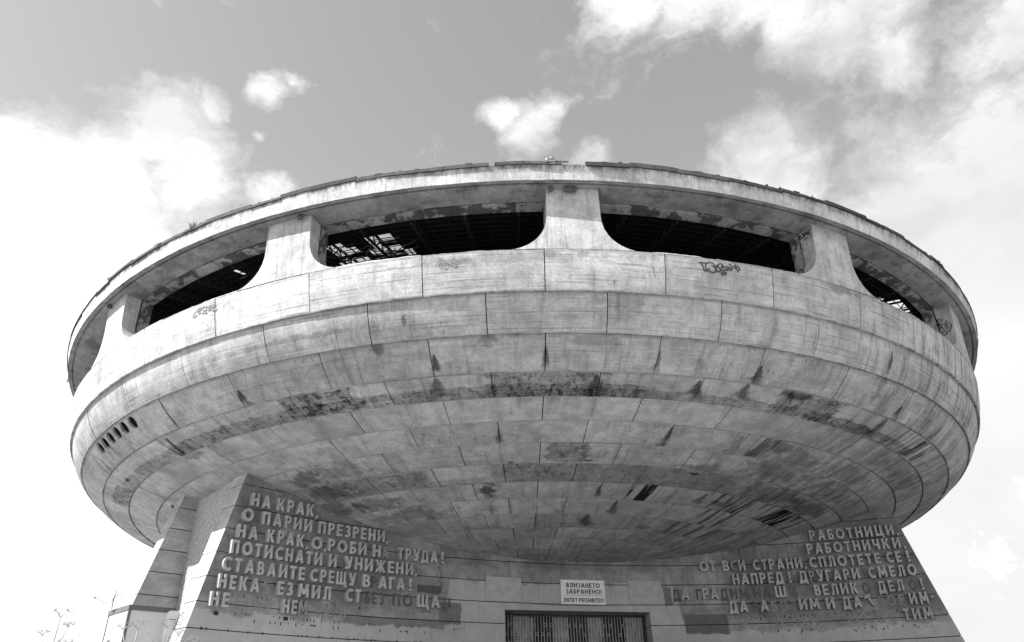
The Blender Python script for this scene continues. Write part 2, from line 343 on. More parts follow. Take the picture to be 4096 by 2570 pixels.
# inner liner of the shell (keeps the cavity dark), half a metre behind the panels
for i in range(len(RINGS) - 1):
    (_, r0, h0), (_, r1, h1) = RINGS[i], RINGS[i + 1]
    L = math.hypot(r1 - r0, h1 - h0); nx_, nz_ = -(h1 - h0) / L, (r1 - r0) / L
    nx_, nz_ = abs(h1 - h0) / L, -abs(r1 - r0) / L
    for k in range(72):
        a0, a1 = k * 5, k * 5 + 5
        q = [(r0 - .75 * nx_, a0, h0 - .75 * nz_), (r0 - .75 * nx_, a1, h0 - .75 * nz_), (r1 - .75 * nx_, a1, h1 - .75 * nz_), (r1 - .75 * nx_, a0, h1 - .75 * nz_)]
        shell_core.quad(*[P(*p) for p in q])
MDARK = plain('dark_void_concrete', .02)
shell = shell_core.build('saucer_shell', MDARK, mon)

def band_fn(i):
    """returns f(az, t, off) giving the outer surface point, and the length of the band"""
    nm, r0, h0 = RINGS[i]; _, r1, h1 = RINGS[i + 1]
    L = math.hypot(r1 - r0, h1 - h0); nr, nh = abs(h1 - h0) / L, -abs(r1 - r0) / L
    st = STEP.get(nm, .035); bg = BULGE.get(nm, .03)
    def f(az, t, off=0.0):
        o = off - st * (1 - t) + bg * 4 * t * (1 - t)
        return P(r0 + (r1 - r0) * t + nr * o, az, h0 + (h1 - h0) * t + nh * o)
    return f, L, nm, (r0 + r1) / 2
rest = {}
VENTS = [(-41.06, .265), (-42.95, .265), (-44.8, .265), (-46.65, .265), (-48.5, .265), (-50.3, .265)]
def panel(i, a0, a1, mat, K, dst=None, wob=0.0):
    f, L, nm, rm = band_fn(i)
    T = .34; gh = .011 if i > 0 else 0.0
    t0, t1 = (gh if i else 0.0), 1 - gh
    ga = .020 / rm * 57.3
    a0 += ga; a1 -= ga
    mb = dst or MB()
    nu, nv = 6, (4 if i < 3 else 2)
    off = random.uniform(-.012, .012) + wob
    tl = random.uniform(-.012, .012)
    def pt(s, t, o=0): return f(a0 + (a1 - a0) * s, t0 + (t1 - t0) * t, off + o + tl * (s - .5))
    base = len(mb.v)
    for j in range(nv + 1):
        for k in range(nu + 1): mb.v.append(tuple(pt(k / nu, j / nv)))
    def uvc(k, j): return ((a0 + (a1 - a0) * k / nu) * K, (t0 + (t1 - t0) * j / nv) * L)
    for j in range(nv):
        for k in range(nu):
            a = base + j * (nu + 1) + k
            mb.face((a, a + nu + 1, a + nu + 2, a + 1), uv=[uvc(k, j), uvc(k, j + 1), uvc(k + 1, j + 1), uvc(k + 1, j)], sm=True)
    per = [(k / nu, 0) for k in range(nu)] + [(1, j / nv) for j in range(nv)] + [(1 - k / nu, 1) for k in range(nu)] + [(0, 1 - j / nv) for j in range(nv)]
    for q in range(len(per)):
        A, B = per[q], per[(q + 1) % len(per)]
        ua = ((a0 + (a1 - a0) * A[0]) * K, A[1] * L); ub = ((a0 + (a1 - a0) * B[0]) * K, B[1] * L)
        mb.quad(pt(*A), pt(*B), pt(B[0], B[1], -T), pt(A[0], A[1], -T), uv=[ua, ub, ub, ua])
    return mb
def vent_panel(i, a0, a1, mat, K):
    """a panel pierced by round outlet pipes"""
    f, L, nm, rm = band_fn(i); ga = .02 / rm * 57.3; a0 += ga; a1 -= ga; t0, t1 = .011, .989
    mb = MB(); R = .33
    vs_, es = [], []
    def loop(pts):
        i0 = len(vs_); vs_.extend(pts)
        es.extend([(i0 + k, i0 + (k + 1) % len(pts)) for k in range(len(pts))])
    X = lambda a: a * K
    n_ = 16
    loop([Vector((X(a0) + (X(a1) - X(a0)) * k / n_, t0 * L)) for k in range(n_)] + [Vector((X(a1), t0 * L + (t1 - t0) * L * k / 4)) for k in range(4)] + [Vector((X(a1) + (X(a0) - X(a1)) * k / n_, t1 * L)) for k in range(n_)] + [Vector((X(a0), t1 * L - (t1 - t0) * L * k / 4)) for k in range(4)])
    holes = [(X(a), t * L) for a, t in VENTS if a0 - .8 < a < a1 + .8]
    full = [h for h in holes if X(a0) + R < h[0] < X(a1) - R]
    for hx, hy in full: loop([Vector((hx + R * cos(2 * pi * k / 20), hy + R * sin(2 * pi * k / 20))) for k in range(20)])
    for k in range(1, 17):
        for j in range(1, 4):
            q = Vector((X(a0) + (X(a1) - X(a0)) * k / 17, L * (t0 + (t1 - t0) * j / 4)))
            if all((q - Vector(h)).length > R * 1.25 for h in full): vs_.append(q)
    V, E_, F, *_ = delaunay_2d_cdt(vs_, es, [], 1, 1e-4)
    W3 = [f(v.x / K, v.y / L) for v in V]
    i0 = len(mb.v); mb.v += [tuple(w) for w in W3]
    for fc in F:
        c = sum((V[k] for k in fc), Vector((0, 0))) / len(fc)
        if any((c - Vector(h)).length < R * .97 for h in full): continue
        fc = list(fc)
        mb.face([i0 + k for k in reversed(fc)], uv=[tuple(V[k]) for k in reversed(fc)], sm=True)
    for hx, hy in full:
        for k in range(20):
            A = (hx + R * cos(2 * pi * k / 20), hy + R * sin(2 * pi * k / 20)); B = (hx + R * cos(2 * pi * (k + 1) / 20), hy + R * sin(2 * pi * (k + 1) / 20))
            mb.quad(f(A[0] / K, A[1] / L), f(B[0] / K, B[1] / L), f(B[0] / K, B[1] / L, -.12), f(A[0] / K, A[1] / L, -.12), uv=[A, B, B, A])
    c = [(a0, t0), (a1, t0), (a1, t1), (a0, t1)]
    for q in range(4):
        A, B = c[q], c[(q + 1) % 4]
        mb.quad(f(*A), f(*B), f(B[0], B[1], -.34), f(A[0], A[1], -.34), uv=[(A[0] * K, A[1] * L), (B[0] * K, B[1] * L)] * 2)
    return mb

SP = 9.35
for i in range(len(RINGS) - 1):
    f, L, nm, rm = band_fn(i); K = rm * pi / 180
    spec = bandspec.get(nm, dict(base=BASE * .94, board=.25, drip=.35, edges=[(0.0, .08, .5), (1.55, .08, .5)]))
    edges = [(v if v == 0 else L, w, k) for v, w, k in spec.get('edges', [])]
    kw = dict(spec); kw['edges'] = edges
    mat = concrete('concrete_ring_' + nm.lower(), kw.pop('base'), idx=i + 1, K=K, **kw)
    mats_band[nm] = mat
    o = 2.05 if i % 2 == 0 else -2.5
    lim = [62, 62, 70, 72, 75, 75, 72, 68, 66, 66, 66, 66, 70, 70, 60][i]
    rst = MB()
    vis = 0
    for k in range(-19, 20):
        a0 = o + SP * k; a1 = a0 + SP
        if k == 19: a1 = o - SP * 19 + 360
        c = (a0 + a1) / 2
        if nm == 'F' and abs(a1 + 44.7) < .1:
            mb = vent_panel(i, a0, a1 + SP, mat, K); ob = mb.build('concrete_panel', mat, shell)
            ob['label'] = 'ring panel pierced by round black drain outlets'; continue
        if nm == 'F' and abs(a0 + 44.7) < .1: continue
        if abs(c) < lim:
            panel(i, a0, a1, mat, K).build('concrete_panel', mat, shell); vis += 1
        else: panel(i, a0, a1, mat, K, rst)
    if rst.v: tag(rst.build('rear_ring_panels', mat, shell), kind='stuff')
    panel_n += vis

# broken chamfer along the sill of the window band
MSILL = concrete('sill_concrete', BASE * 1.12, 30, board=.3, drip=.2, spots=.5, tone=0)
mb = MB(); N = 900
rs = random.Random(3); prev = None
prof = []
jit = [rs.uniform(-1, 1) for _ in range(N)]
jit2 = [rs.uniform(-1, 1) for _ in range(N // 9 + 2)]
for k in range(N + 1):
    j = jit[k % N] * .012 + (jit2[(k % N) // 9] * .025)
    a = 360 * k / N
    prof.append([P(29.035, a, 16.45 + .01), P(29.0 + j, a, 16.50 + j * .6), P(28.90 + j, a, 16.56 + j), P(28.4, a, 16.58), P(27.9, a, 16.5), P(27.9, a, 15.8)])
for k in range(N):
    for q in range(5):
        mb.quad(prof[k][q], prof[k][q + 1], prof[k + 1][q + 1], prof[k + 1][q], uv=[(k * .2, q * .1), (k * .2, q * .1 + .1), (k * .2 + .2, q * .1 + .1), (k * .2 + .2, q * .1)])
mb.build('window_sill', MSILL, mon)

# ---- pillars
MPIL = concrete('pillar_concrete', BASE * 1.10, 40, board=.5, drip=.35, vert=True, tone=.05)
MJAMB = concrete('peeling_plaster', .30, 41, board=.1, drip=.3, tone=.1, stains=[], extra=lambda g, c, U, V, nm, nf: g.mix(g.ramp(g.noise(g.xyz(U, V, 3.0), 1.1, 5, .65), .47, .53), g.m('MULTIPLY', c, .28), c))
def wfun(h):
    if h >= 18.05: return 1.05 + (19.15 - h) * .015
    x = (18.05 - h) / 1.62
    return 1.07 + 1.62 * (1 - math.sqrt(max(1 - min(x, 1) ** 2.3, 0))) * 1.02
HS = [19.23, 18.6, 18.2, 18.0, 17.7, 17.4, 17.15, 16.95, 16.8, 16.68, 16.6, 16.53, 16.462]
def rfront(h): return 29.05 + (h - 16.45) / 2.7 * .20
def pillar(az):
    def block(r_o, r_i, ex, fo):
        mb = MB(); nu = 6
        for j in range(len(HS) - 1):
            h0, h1 = HS[j], HS[j + 1]; w0, w1 = wfun(h0) + ex, wfun(h1) + ex
            for k in range(nu):
                s0, s1 = -1 + 2 * k / nu, -1 + 2 * (k + 1) / nu
                def q(s, w, h, r): return P(r if r else rfront(h) + fo, az + math.degrees(s * w / 29.1), h)
                mb.quad(q(s0, w0, h0, r_o), q(s0, w1, h1, r_o), q(s1, w1, h1, r_o), q(s1, w0, h0, r_o), uv=[(az * .5 + s0 * w0, -h0), (az * .5 + s0 * w1, -h1), (az * .5 + s1 * w1, -h1), (az * .5 + s1 * w0, -h0)], sm=True)
                mb.quad(q(s1, w0, h0, r_i), q(s1, w1, h1, r_i), q(s0, w1, h1, r_i), q(s0, w0, h0, r_i))
            for s in (-1, 1):
                A = P(r_o if r_o else rfront(h0) + fo, az + math.degrees(s * w0 / 29.1), h0); B = P(r_o if r_o else rfront(h1) + fo, az + math.degrees(s * w1 / 29.1), h1)
                C = P(r_i, az + math.degrees(s * w1 / 29.1), h1); D = P(r_i, az + math.degrees(s * w0 / 29.1), h0)
                u = [(s * 2, -h0), (s * 2, -h1), (s * 2 + .7, -h1), (s * 2 + .7, -h0)]
                if s < 0: mb.quad(A, D, C, B, uv=[u[0], u[3], u[2], u[1]], sm=True)
                else: mb.quad(A, B, C, D, uv=u, sm=True)
        return mb
    p = block(None, 28.50, 0.0, 0.0).build('window_pillar', MPIL, mon)
    block(28.44, 27.92, .03, 0).build('window_jamb', MJAMB, p)
    return p
for k in range(-7, 8): pillar(4.45 + 23.4 * k)

# ---- canopy roof ring
def fas(g, c, U, V, nm, nf):
    e = g.noise(g.xyz(g.m('MULTIPLY', U, 1.6), g.m('MULTIPLY', V, .5), 77.0), 1.5, 6, .7)
    c = g.dark(c, g.m('MULTIPLY', g.ramp(V, .42, .02), g.ramp(e, .36, .58)), .72)
    l = g.noise(g.xyz(g.m('MULTIPLY', U, 7.0), g.m('MULTIPLY', V, .6), 7.0), 1.4, 5, .75)
    c = g.mix(g.m('MULTIPLY', g.ramp(l, .60, .66), .55), c, .7)
    w = g.m('FRACT', g.m('DIVIDE', U, .42)); 
    c = g.dark(c, g.m('MULTIPLY', g.ramp(g.m('ABSOLUTE', g.m('SUBTRACT', w, .5)), .05, .0), g.ramp(nm, .42, .6)), .5)
    return g.dark(c, g.m('MULTIPLY', g.ramp(U, 14, 34), g.ramp(e, .42, .62)), .35)  # right part of the rim darker, its shade put into the colour
MFAS = concrete('rim_concrete', BASE * 1.28, 50, board=.35, drip=.25, vert=True, tone=0, spots=.6, extra=fas)
def sof(g, c, U, V, nm, nf):
    n = g.noise(g.xyz(g.m('MULTIPLY', U, .6), V, 9.0), 1.4, 6, .65)
    c = g.dark(c, g.ramp(n, .48, .66), .38)
    ck = g.n('ShaderNodeTexVoronoi', feature='DISTANCE_TO_EDGE'); g.put(ck.inputs['Vector'], g.v('ADD', g.xyz(g.m('MULTIPLY', U, .45), g.m('MULTIPLY', V, 1.2), 0.0), g.xyz(nm, nf, 0.0))); ck.inputs['Scale'].default_value = 1.3
    return g.dark(c, g.m('MULTIPLY', g.ramp(ck.outputs['Distance'], .02, .004), g.ramp(n, .4, .5)), .5)
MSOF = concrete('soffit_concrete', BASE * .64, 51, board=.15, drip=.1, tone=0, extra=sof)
mb = MB(); N = 720
jb = [rs.uniform(-1, 1) for _ in range(N)]
jc = [rs.uniform(-1, 1) for _ in range(N // 12 + 1)]
def rimprof(k):
    a = 360 * k / N; j = jb[k % N] * .010 + jc[(k % N) // 12] * .012
    return a, [(29.90, 19.91), (29.95, 19.89), (29.875 + jc[(k % N) // 12] * .012, 19.56), (29.80, 19.24 + j)]
for k in range(N):
    (a, A), (b_, B) = rimprof(k), rimprof(k + 1)
    for q in range(3):
        u0, u1 = a * .5236, b_ * .5236
        if a > 180: u0 -= 360 * .5236; u1 -= 360 * .5236
        mb.quad(P(A[q][0], a, A[q][1]), P(A[q + 1][0], a, A[q + 1][1]), P(B[q + 1][0], b_, B[q + 1][1]), P(B[q][0], b_, B[q][1]), uv=[(u0, 19.91 - A[q][1]), (u0, 19.91 - A[q + 1][1]), (u1, 19.91 - B[q + 1][1]), (u1, 19.91 - B[q][1])], sm=(q == 1))
roof = mb.build('roof_rim', MFAS, mon)
# soffit with a drip groove, open only over the window slots
mb = MB(); N = 360
SO = [(29.80, 19.245), (29.60, 19.24), (29.60, 19.33), (29.51, 19.33), (29.51, 19.23), (29.25, 19.21), (28.90, 19.19), (28.50, 19.175), (28.50, 19.42)]
for k in range(N):
    a, b_ = k, k + 1
    ofs = -360 if a >= 180 else 0
    for q in range(len(SO) - 1):
        (r0, h0), (r1, h1) = SO[q], SO[q + 1]
        mb.quad(P(r0, a, h0), P(r1, a, h1), P(r1, b_, h1), P(r0, b_, h0), uv=[((a + ofs) * .51, 30 - r0), ((a + ofs) * .51, 30 - r1), ((b_ + ofs) * .51, 30 - r1), ((b_ + ofs) * .51, 30 - r0)])
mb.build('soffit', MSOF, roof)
mb = MB()
HE = [(28.44, 19.42), (28.44, 19.13), (27.92, 19.11), (27.92, 19.62)]
for k in range(N):
    a, b_ = k, k + 1
    for q in range(3):
        (r0, h0), (r1, h1) = HE[q], HE[q + 1]
        mb.quad(P(r0, a, h0), P(r1, a, h1), P(r1, b_, h1), P(r0, b_, h0), uv=[(a * .49, q * .5), (a * .49, q * .5 + .5), (b_ * .49, q * .5 + .5), (b_ * .49, q * .5)])
mb.build('window_head', MJAMB, roof)
# roof top slab (rim to r=28) and sheeting cells with missing ones
MROOF = plain('shade_black_sheeting', .012, .95, .4, 1.0)  # near black: the gloom under the roof is put into the colour
mb = MB()
for k in range(180):
    a, b_ = 2 * k, 2 * k + 2
    mb.quad(P(29.90, a, 19.91), P(29.90, b_, 19.91), P(27.9, b_, 19.95), P(27.9, a, 19.95))
mb.build('roof_deck', MROOF, roof)
rh = lambda r: 19.66 + (28 - r) * .18
mb = MB(); rc = random.Random(11)
radii = [27.95 - .6 * k for k in range(14)]
def missing(r, a):
    if -21.5 < a < -11.0 and 23.9 < r < 26.4:
        return math.sin(a * 1.3 + 1) + math.sin(r * 4.1 + a * .8) + rc.uniform(-.7, .7) > .35
    if -38 < a < -26 and 25.9 < r < 26.5: return rc.random() < .08
    if 44.8 < a < 52 and 26.3 < r < 27.2: return rc.random() < .30
    if -50 < a < -44 and 26 < r < 27: return rc.random() < .1
    return False
for k in range(400):
    a, b_ = -180 + .9 * k, -180 + .9 * k + .9
    for j in range(13):
        r0, r1 = radii[j], radii[j + 1]
        if missing((r0 + r1) / 2, (a + b_) / 2): continue
        jz = 0
        mb.quad(P(r0, a, rh(r0) + jz), P(r0, b_, rh(r0) + jz), P(r1, b_, rh(r1) + jz), P(r1, a, rh(r1) + jz))
for k in range(60):
    a, b_ = 6 * k, 6 * k + 6
    mb.quad(P(radii[13], a, rh(radii[13])), P(radii[13], b_, rh(radii[13])), P(.5, b_, 23), P(.5, a, 23))
mb.build('roof_sheeting', MROOF, roof)
MRUST = plain('rusted_steel', .015, .9, .4, 4)  # rusty bars, near black with the interior gloom painted in
mb = MB()
for k in range(75):
    a = -62 + k * 1.8
    mb.bar(P(27.9, a, rh(27.9) - .30), P(22.6, a, rh(22.6) - .30), .035, .05)
for j in range(12):
    r = 27.7 - j * .45
    for k in range(45): mb.bar(P(r, -62 + 3 * k, rh(r) - .34), P(r, -59 + 3 * k, rh(r) - .34), .03, .03)
tag(mb.build('ceiling_grid', MRUST, roof), kind='stuff')
for k in range(-14, 16):
    a = k * 4.675 + .2; mb = MB()
    for s, hh in ((0, -.12), (0, -.62)): mb.bar(P(27.8, a, rh(27.8) + hh), P(20.5, a, rh(20.5) + hh), .10, .08)
    for q in range(8):
        r = 27.6 - q * .88
        mb.bar(P(r, a, rh(r) - .12), P(r - .44, a, rh(r - .44) - .62), .05, .05); mb.bar(P(r - .44, a, rh(r) - .62), P(r - .88, a, rh(r - .88) - .12), .05, .05)
    mb.build('roof_truss', MRUST, roof)
mb = MB(); ry = random.Random(4)
for k in range(46):       # loose hanging laths around the hole
    a = ry.uniform(-23, -11); r = ry.uniform(23.8, 26.4)
    mb.bar(P(r, a, rh(r) - .4), P(r + ry.uniform(-.6, .6), a + ry.uniform(-3, 3), rh(r) - ry.uniform(.25, .6)), ry.uniform(.02, .07), .02)
mb.build('hanging_laths', plain('aluminium_lath', .10, .6), roof)
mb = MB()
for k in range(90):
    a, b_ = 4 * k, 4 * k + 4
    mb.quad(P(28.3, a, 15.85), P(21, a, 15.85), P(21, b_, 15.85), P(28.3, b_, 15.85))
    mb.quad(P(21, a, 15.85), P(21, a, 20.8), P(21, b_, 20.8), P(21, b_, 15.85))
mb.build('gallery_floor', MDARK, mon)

# flashing strips on the rim
MFL = concrete('old_sheet_flashing', .06, 60, board=.2, drip=.35, vert=True, tone=.7, spots=.12)
rf = random.Random(21); a = -84.0
while a < 84:
    w = rf.uniform(2.2, 5.2)
    if a < 3.16 < a + w: w = max(3.16 - a, .5)
    if 3.1 < a < 5.4: a = 5.42; continue
    if abs(a) > 84: break
    hh = rf.uniform(.15, .25); lift = rf.uniform(-.03, .07); out = rf.uniform(.015, .06); tl = rf.uniform(-.05, .05)
    mb = MB(); n_ = 6
    pr = []
    for k in range(n_ + 1):
        s = k / n_; aa = a + w * s; z0 = 19.84 + lift + tl * s + rf.uniform(-.006, .006); t = z0 + hh + rf.uniform(-.012, .012)
        pr.append([P(29.97 + out, aa, z0), P(29.95 + out * .6, aa, t), P(29.65, aa, t + .03), P(29.93, aa, z0)])
    for k in range(n_):
        for q in range(4):
            p0, p1 = pr[k][q], pr[k][(q + 1) % 4]; p2, p3 = pr[k + 1][(q + 1) % 4], pr[k + 1][q]
            mb.quad(p0, p3, p2, p1, uv=[(aa + k * .3, 0), (aa + k * .3 + .3, 0), (aa + k * .3 + .3, .2), (aa + k * .3, .2)])
    for k in (0, n_): mb.quad(*pr[k])
    mb.build('flashing_strip', MFL, roof)
    a += w - (rf.uniform(0, .12) if rf.random() < .8 else -rf.uniform(.1, .5))

# loose flakes and crumbs along the top edge
mb = MB(); rg_ = random.Random(31)
for k in range(150):
    a = rg_.uniform(-80, 80); p = P(29.93 + rg_.uniform(-.05, .03), a, 20.03 + rg_.uniform(-.03, .05)); tn = Vector((cos(rad(a)), sin(rad(a)), 0))
    mb.box(p, tn * rg_.uniform(.03, .16), Vector((0, .02, 0)), Vector((rg_.uniform(-.02, .02), 0, rg_.uniform(.012, .05))))
tag(mb.build('rim_crumbs', MFL, roof), kind='stuff')

# ------------------------------------------------------------------ three concave walls, piers and brickwork
U0, RC, CB_, V0, VB, VCN = 9.233, 33.402, .038, 18.075, .189, .29
H0, DH = 10.865, 1.077; AZ0 = rad(15.2486)
def usurf(v, h): return U0 + RC - math.sqrt(max(RC * RC - (v - VCN) ** 2, 1)) + CB_ * (10 - h)
def slope(v): return (v - VCN) / math.sqrt(max(RC * RC - (v - VCN) ** 2, 1))
def W3(u, v, h, az=AZ0): return Vector((u * sin(az) + v * cos(az), AX - u * cos(az) + v * sin(az), h + ZC))
def WS(v, h, off=0.0, az=AZ0):       # point on the wall face, off metres in front of it
    s = slope(v); n = math.hypot(1, s); return W3(usurf(v, h) + off / n, v - off * s / n, h, az)
def vedge(s, h): return s * (V0 + VB * (10 - h)) + VCN
ROWS = [12.6] + [H0 - DH * j for j in range(8)]
ROWS[-1] = 2.32
def wallmat():
    def ex(g, c, U, V, nm, nf):
        # V is height; a paler coat was painted over the lower part
        wob = g.m('MULTIPLY', g.m('SUBTRACT', g.noise(g.xyz(U, g.m('MULTIPLY', V, .8), 4.0), .9, 6, .68), .5), 1.5)
        lim = g.m('ADD', g.m('MULTIPLY', g.m('MULTIPLY', g.ramp(U, -7.3, -6.9), g.ramp(U, 6.5, 5.9)), 2.45), 5.12)
        band = g.m('MULTIPLY', g.ramp(U, -4.2, -4.9), g.ramp(U, -6.9, -6.5))
        pale = g.ramp(g.m('SUBTRACT', g.m('ADD', V, wob), lim), .06, -.06)
        pale = g.m('MULTIPLY', pale, g.m('SUBTRACT', 1.0, 0.0))
        c = g.mix(pale, g.m('MULTIPLY', c, .82), g.m('ADD', g.m('MULTIPLY', c, .40), .24))
        # dark overpainted rectangle on the right, smaller daubs on the left
        def rect(u0, u1, v0, v1, k, c):
            a = g.m('MULTIPLY', g.ramp(g.m('ADD', U, g.m('MULTIPLY', wob, .16)), u0 - .05, u0 + .05), g.ramp(g.m('ADD', U, g.m('MULTIPLY', g.m('ADD', wob, g.m('SUBTRACT', nf, .5)), .25)), u1 + .05, u1 - .05))
            b = g.m('MULTIPLY', g.ramp(g.m('ADD', V, g.m('MULTIPLY', wob, .35)), v0 - .05, v0 + .05), g.ramp(V, v1 + .02, v1 - .02))
            return g.mix(g.m('MULTIPLY', g.m('MULTIPLY', a, b), g.ramp(nm, .22, .42, .55, 1.0)), c, g.m('MULTIPLY', g.ramp(nf, .3, .7, .8, 1.25), k))
        c = rect(6.35, 8.75, 5.0, 6.03, .12, c)
        c = rect(-8.75, -7.45, 6.75, 7.2, .085, c)
        c = rect(-7.5, -6.3, 5.35, 6.4, .15, c)
        c = rect(-12.4, -7.6, 5.1, 5.5, .17, c)
        c = rect(5.4, 5.85, 6.5, 7.5, .15, c)
        # pale lime runs and dark streaks high on the right wing
        r = g.noise(g.xyz(g.m('MULTIPLY', U, 2.4), g.m('MULTIPLY', V, .25), 14.0), 1.3, 5, .6)
        hi = g.m('MULTIPLY', g.ramp(V, 7.3, 9.0), g.m('MULTIPLY', g.ramp(U, 6.0, 8.0), g.ramp(U, 14.5, 13.0)))
        c = g.mix(g.m('MULTIPLY', hi, g.m('MULTIPLY', g.ramp(r, .55, .64), .55)), c, .42)
        c = g.dark(c, g.m('MULTIPLY', hi, g.ramp(r, .44, .36)), .5)
        # grime and painted letter shade round the lettering rows
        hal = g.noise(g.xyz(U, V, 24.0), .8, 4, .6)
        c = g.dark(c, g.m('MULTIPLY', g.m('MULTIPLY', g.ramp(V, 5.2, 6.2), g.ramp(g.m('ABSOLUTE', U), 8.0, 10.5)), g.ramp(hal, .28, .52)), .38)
        c = g.dark(c, g.m('MULTIPLY', g.ramp(V, 8.1, 8.6), g.m('MULTIPLY', g.ramp(g.m('ABSOLUTE', U), 9.0, 6.0), g.ramp(hal, .35, .6))), .35)  # middle of the wall, darker towards the top
        # cracks
        for u0 in (6.6, -7.4):
            cx = g.m('SUBTRACT', U, g.m('ADD', u0, g.m('MULTIPLY', g.m('SUBTRACT', g.noise(g.xyz(0.0, V, u0), 1.3, 4, .6), .5), 1.2)))
            c = g.dark(c, g.m('MULTIPLY', g.ramp(g.m('ABSOLUTE', cx), .03, .008), g.ramp(V, 6.5, 7.2)), .6)
        return c
    return concrete('wall_concrete', .34, 70, board=.10, drip=.22, vert=True, tone=.05, extra=ex)
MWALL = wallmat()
MPIER = concrete('pier_concrete', .35, 71, board=.12, drip=.12, tone=.05)
DOOR = (-3.87, 4.46, 6.17)
def slab(v0, v1, h0, h1, mat, az=AZ0, T=.22):
    """wall piece between v0..v1 (None = slanting wing edge) and heights h0>h1"""
    mb = MB(); n = max(1, int(abs(v1 - v0) / .6))
    def vv(s, h):
        return v0 + (v1 - v0) * s
    a, b_ = v0 + .004, v1 - .004
    def pt(s, h, o): return WS(a + (b_ - a) * s, h, o, az)
    for k in range(n):
        s0, s1 = k / n, (k + 1) / n
        x0, x1 = a + (b_ - a) * s0, a + (b_ - a) * s1
        mb.quad(pt(s0, h0, 0), pt(s0, h1, 0), pt(s1, h1, 0), pt(s1, h0, 0), uv=[(x0, h0), (x0, h1), (x1, h1), (x1, h0)], sm=True)
        mb.quad(pt(s0, h0, -T), pt(s0, h0, 0), pt(s1, h0, 0), pt(s1, h0, -T), uv=[(x0, h0), (x0, h0), (x1, h0), (x1, h0)])
        mb.quad(pt(s0, h1, 0), pt(s0, h1, -T), pt(s1, h1, -T), pt(s1, h1, 0), uv=[(x0, h1), (x0, h1), (x1, h1), (x1, h1)])
    for s in (0, 1):
        x = a + (b_ - a) * s
        mb.quad(pt(s, h0, 0), pt(s, h1, 0), pt(s, h1, -T), pt(s, h0, -T), uv=[(x, h0), (x, h1), (x, h1), (x, h0)])
    return mb
def corner(s, h0, h1, az=AZ0, mat=None):
    """corner stone of a wing: 1.2 m of the wall face, the slanting end face and its return"""
    def ring(h):
        ve = vedge(s, h); vin = vedge(s, 10.0) - s * 1.0
        A = W3(usurf(ve, h), ve, h, az); B = W3(usurf(ve, h) - 1.0, ve + s * .68, h, az)
        C = W3(usurf(ve, h) - 1.0 - 1.4, ve + s * .68 - s * 2.4, h, az); Wp = [WS(vin + (ve - vin) * k / 2, h, 0, az) for k in range(2)]
        D = W3(usurf(vin, h) - .9, vin, h, az)
        return Wp + [A, B, C, D], [(vin, h), ((vin + ve) / 2, h), (ve, h)], ve
    R0, u0, e0 = ring(h0); R1, u1, e1 = ring(h1); mb = MB(); n = 6
    for k in range(n):
        k2 = (k + 1) % n
        if k < 2: uv = [u0[k], u1[k], u1[k + 1], u0[k + 1]]
        else: uv = [(k * 3, h0), (k * 3, h1), (k * 3 + 1.2, h1), (k * 3 + 1.2, h0)]
        mb.quad(R0[k], R1[k], R1[k2], R0[k2], uv=uv)
    mb.quad(*R0[::-1]) if s > 0 else mb.quad(*R0)
    mb.quad(*R1)
    return mb
G2 = .021
def set_faces(me, idxs, i):
    for k in idxs: me.polygons[k].material_index = i
def concave_wall(az, main):
    core = MB()
    for k in range(20):
        v0 = -17 + 34 * k / 20; v1 = v0 + 1.7
        if main:
            for (a_, b_) in ((12.6, 6.35), (6.35, 2.32)):
                if b_ < 6 and v1 > DOOR[0] - .9 and v0 < DOOR[1] + .9: continue
                core.quad(WS(v0, a_, -.26, az), WS(v0, b_, -.26, az), WS(v1, b_, -.26, az), WS(v1, a_, -.26, az))
        else: core.quad(WS(v0, 12.6, 0, az), WS(v0, 2.32, 0, az), WS(v1, 2.32, 0, az), WS(v1, 12.6, 0, az))
    w = core.build('concave_wall', MDARK if main else MPIER, mon)
    if main:
        # fill beside the door opening behind the slabs
        rows = list(zip(ROWS, ROWS[1:]))
        for j, (h0, h1) in enumerate(rows):
            cuts = [vedge(-1, 10) + 1.0] + [-15.3, -13.4, -11.5, -9.6, -7.9, -6.1, DOOR[0], -1.9, .15, 2.3, DOOR[1], 6.1, 7.8, 9.7, 11.5, 13.4, 15.3] + [vedge(1, 10) - 1.0]
            if j % 2:
                cuts = [c if (q in (0, len(cuts) - 1) or c in DOOR[:2]) else c + .8 for q, c in enumerate(cuts)]
                if h1 > DOOR[2]: pass
            for a_, b_ in zip(cuts, cuts[1:]):
                lo = h1
                if a_ >= DOOR[0] - .01 and b_ <= DOOR[1] + .01 and h1 < DOOR[2]:
                    if h0 <= DOOR[2]: continue
                    lo = DOOR[2] - G2
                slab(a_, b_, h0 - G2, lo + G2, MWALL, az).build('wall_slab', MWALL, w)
    for s in (-1, 1):
        pc = MB()
        for h0, h1 in zip(ROWS, ROWS[1:]):
            def rg(h):
                ve = vedge(s, h)
                return [W3(usurf(ve - s * .95, h) - .14, ve - s * .95, h, az), W3(usurf(ve, h) - .09, ve - s * .07, h, az), W3(usurf(ve, h) - .98, ve + s * .61, h, az), W3(usurf(ve, h) - 2.2, ve - s * 1.50, h, az)]
            a_, b_ = rg(h0), rg(h1)
            for k in range(4): pc.quad(a_[k], b_[k], b_[(k + 1) % 4], a_[(k + 1) % 4])
        pier = pc.build('pier', MDARK, mon)
        for h0, h1 in zip(ROWS, ROWS[1:]):
            mb = corner(s, h0 - G2, h1 + G2, az)
            o = mb.build('pier_slab', MPIER, pier)
            if main:
                o.data.materials.append(MWALL); set_faces(o.data, (0, 1), 1)
    return w
wall = concave_wall(AZ0, True)
concave_wall(AZ0 - 2 * pi / 3, False); concave_wall(AZ0 + 2 * pi / 3, False)

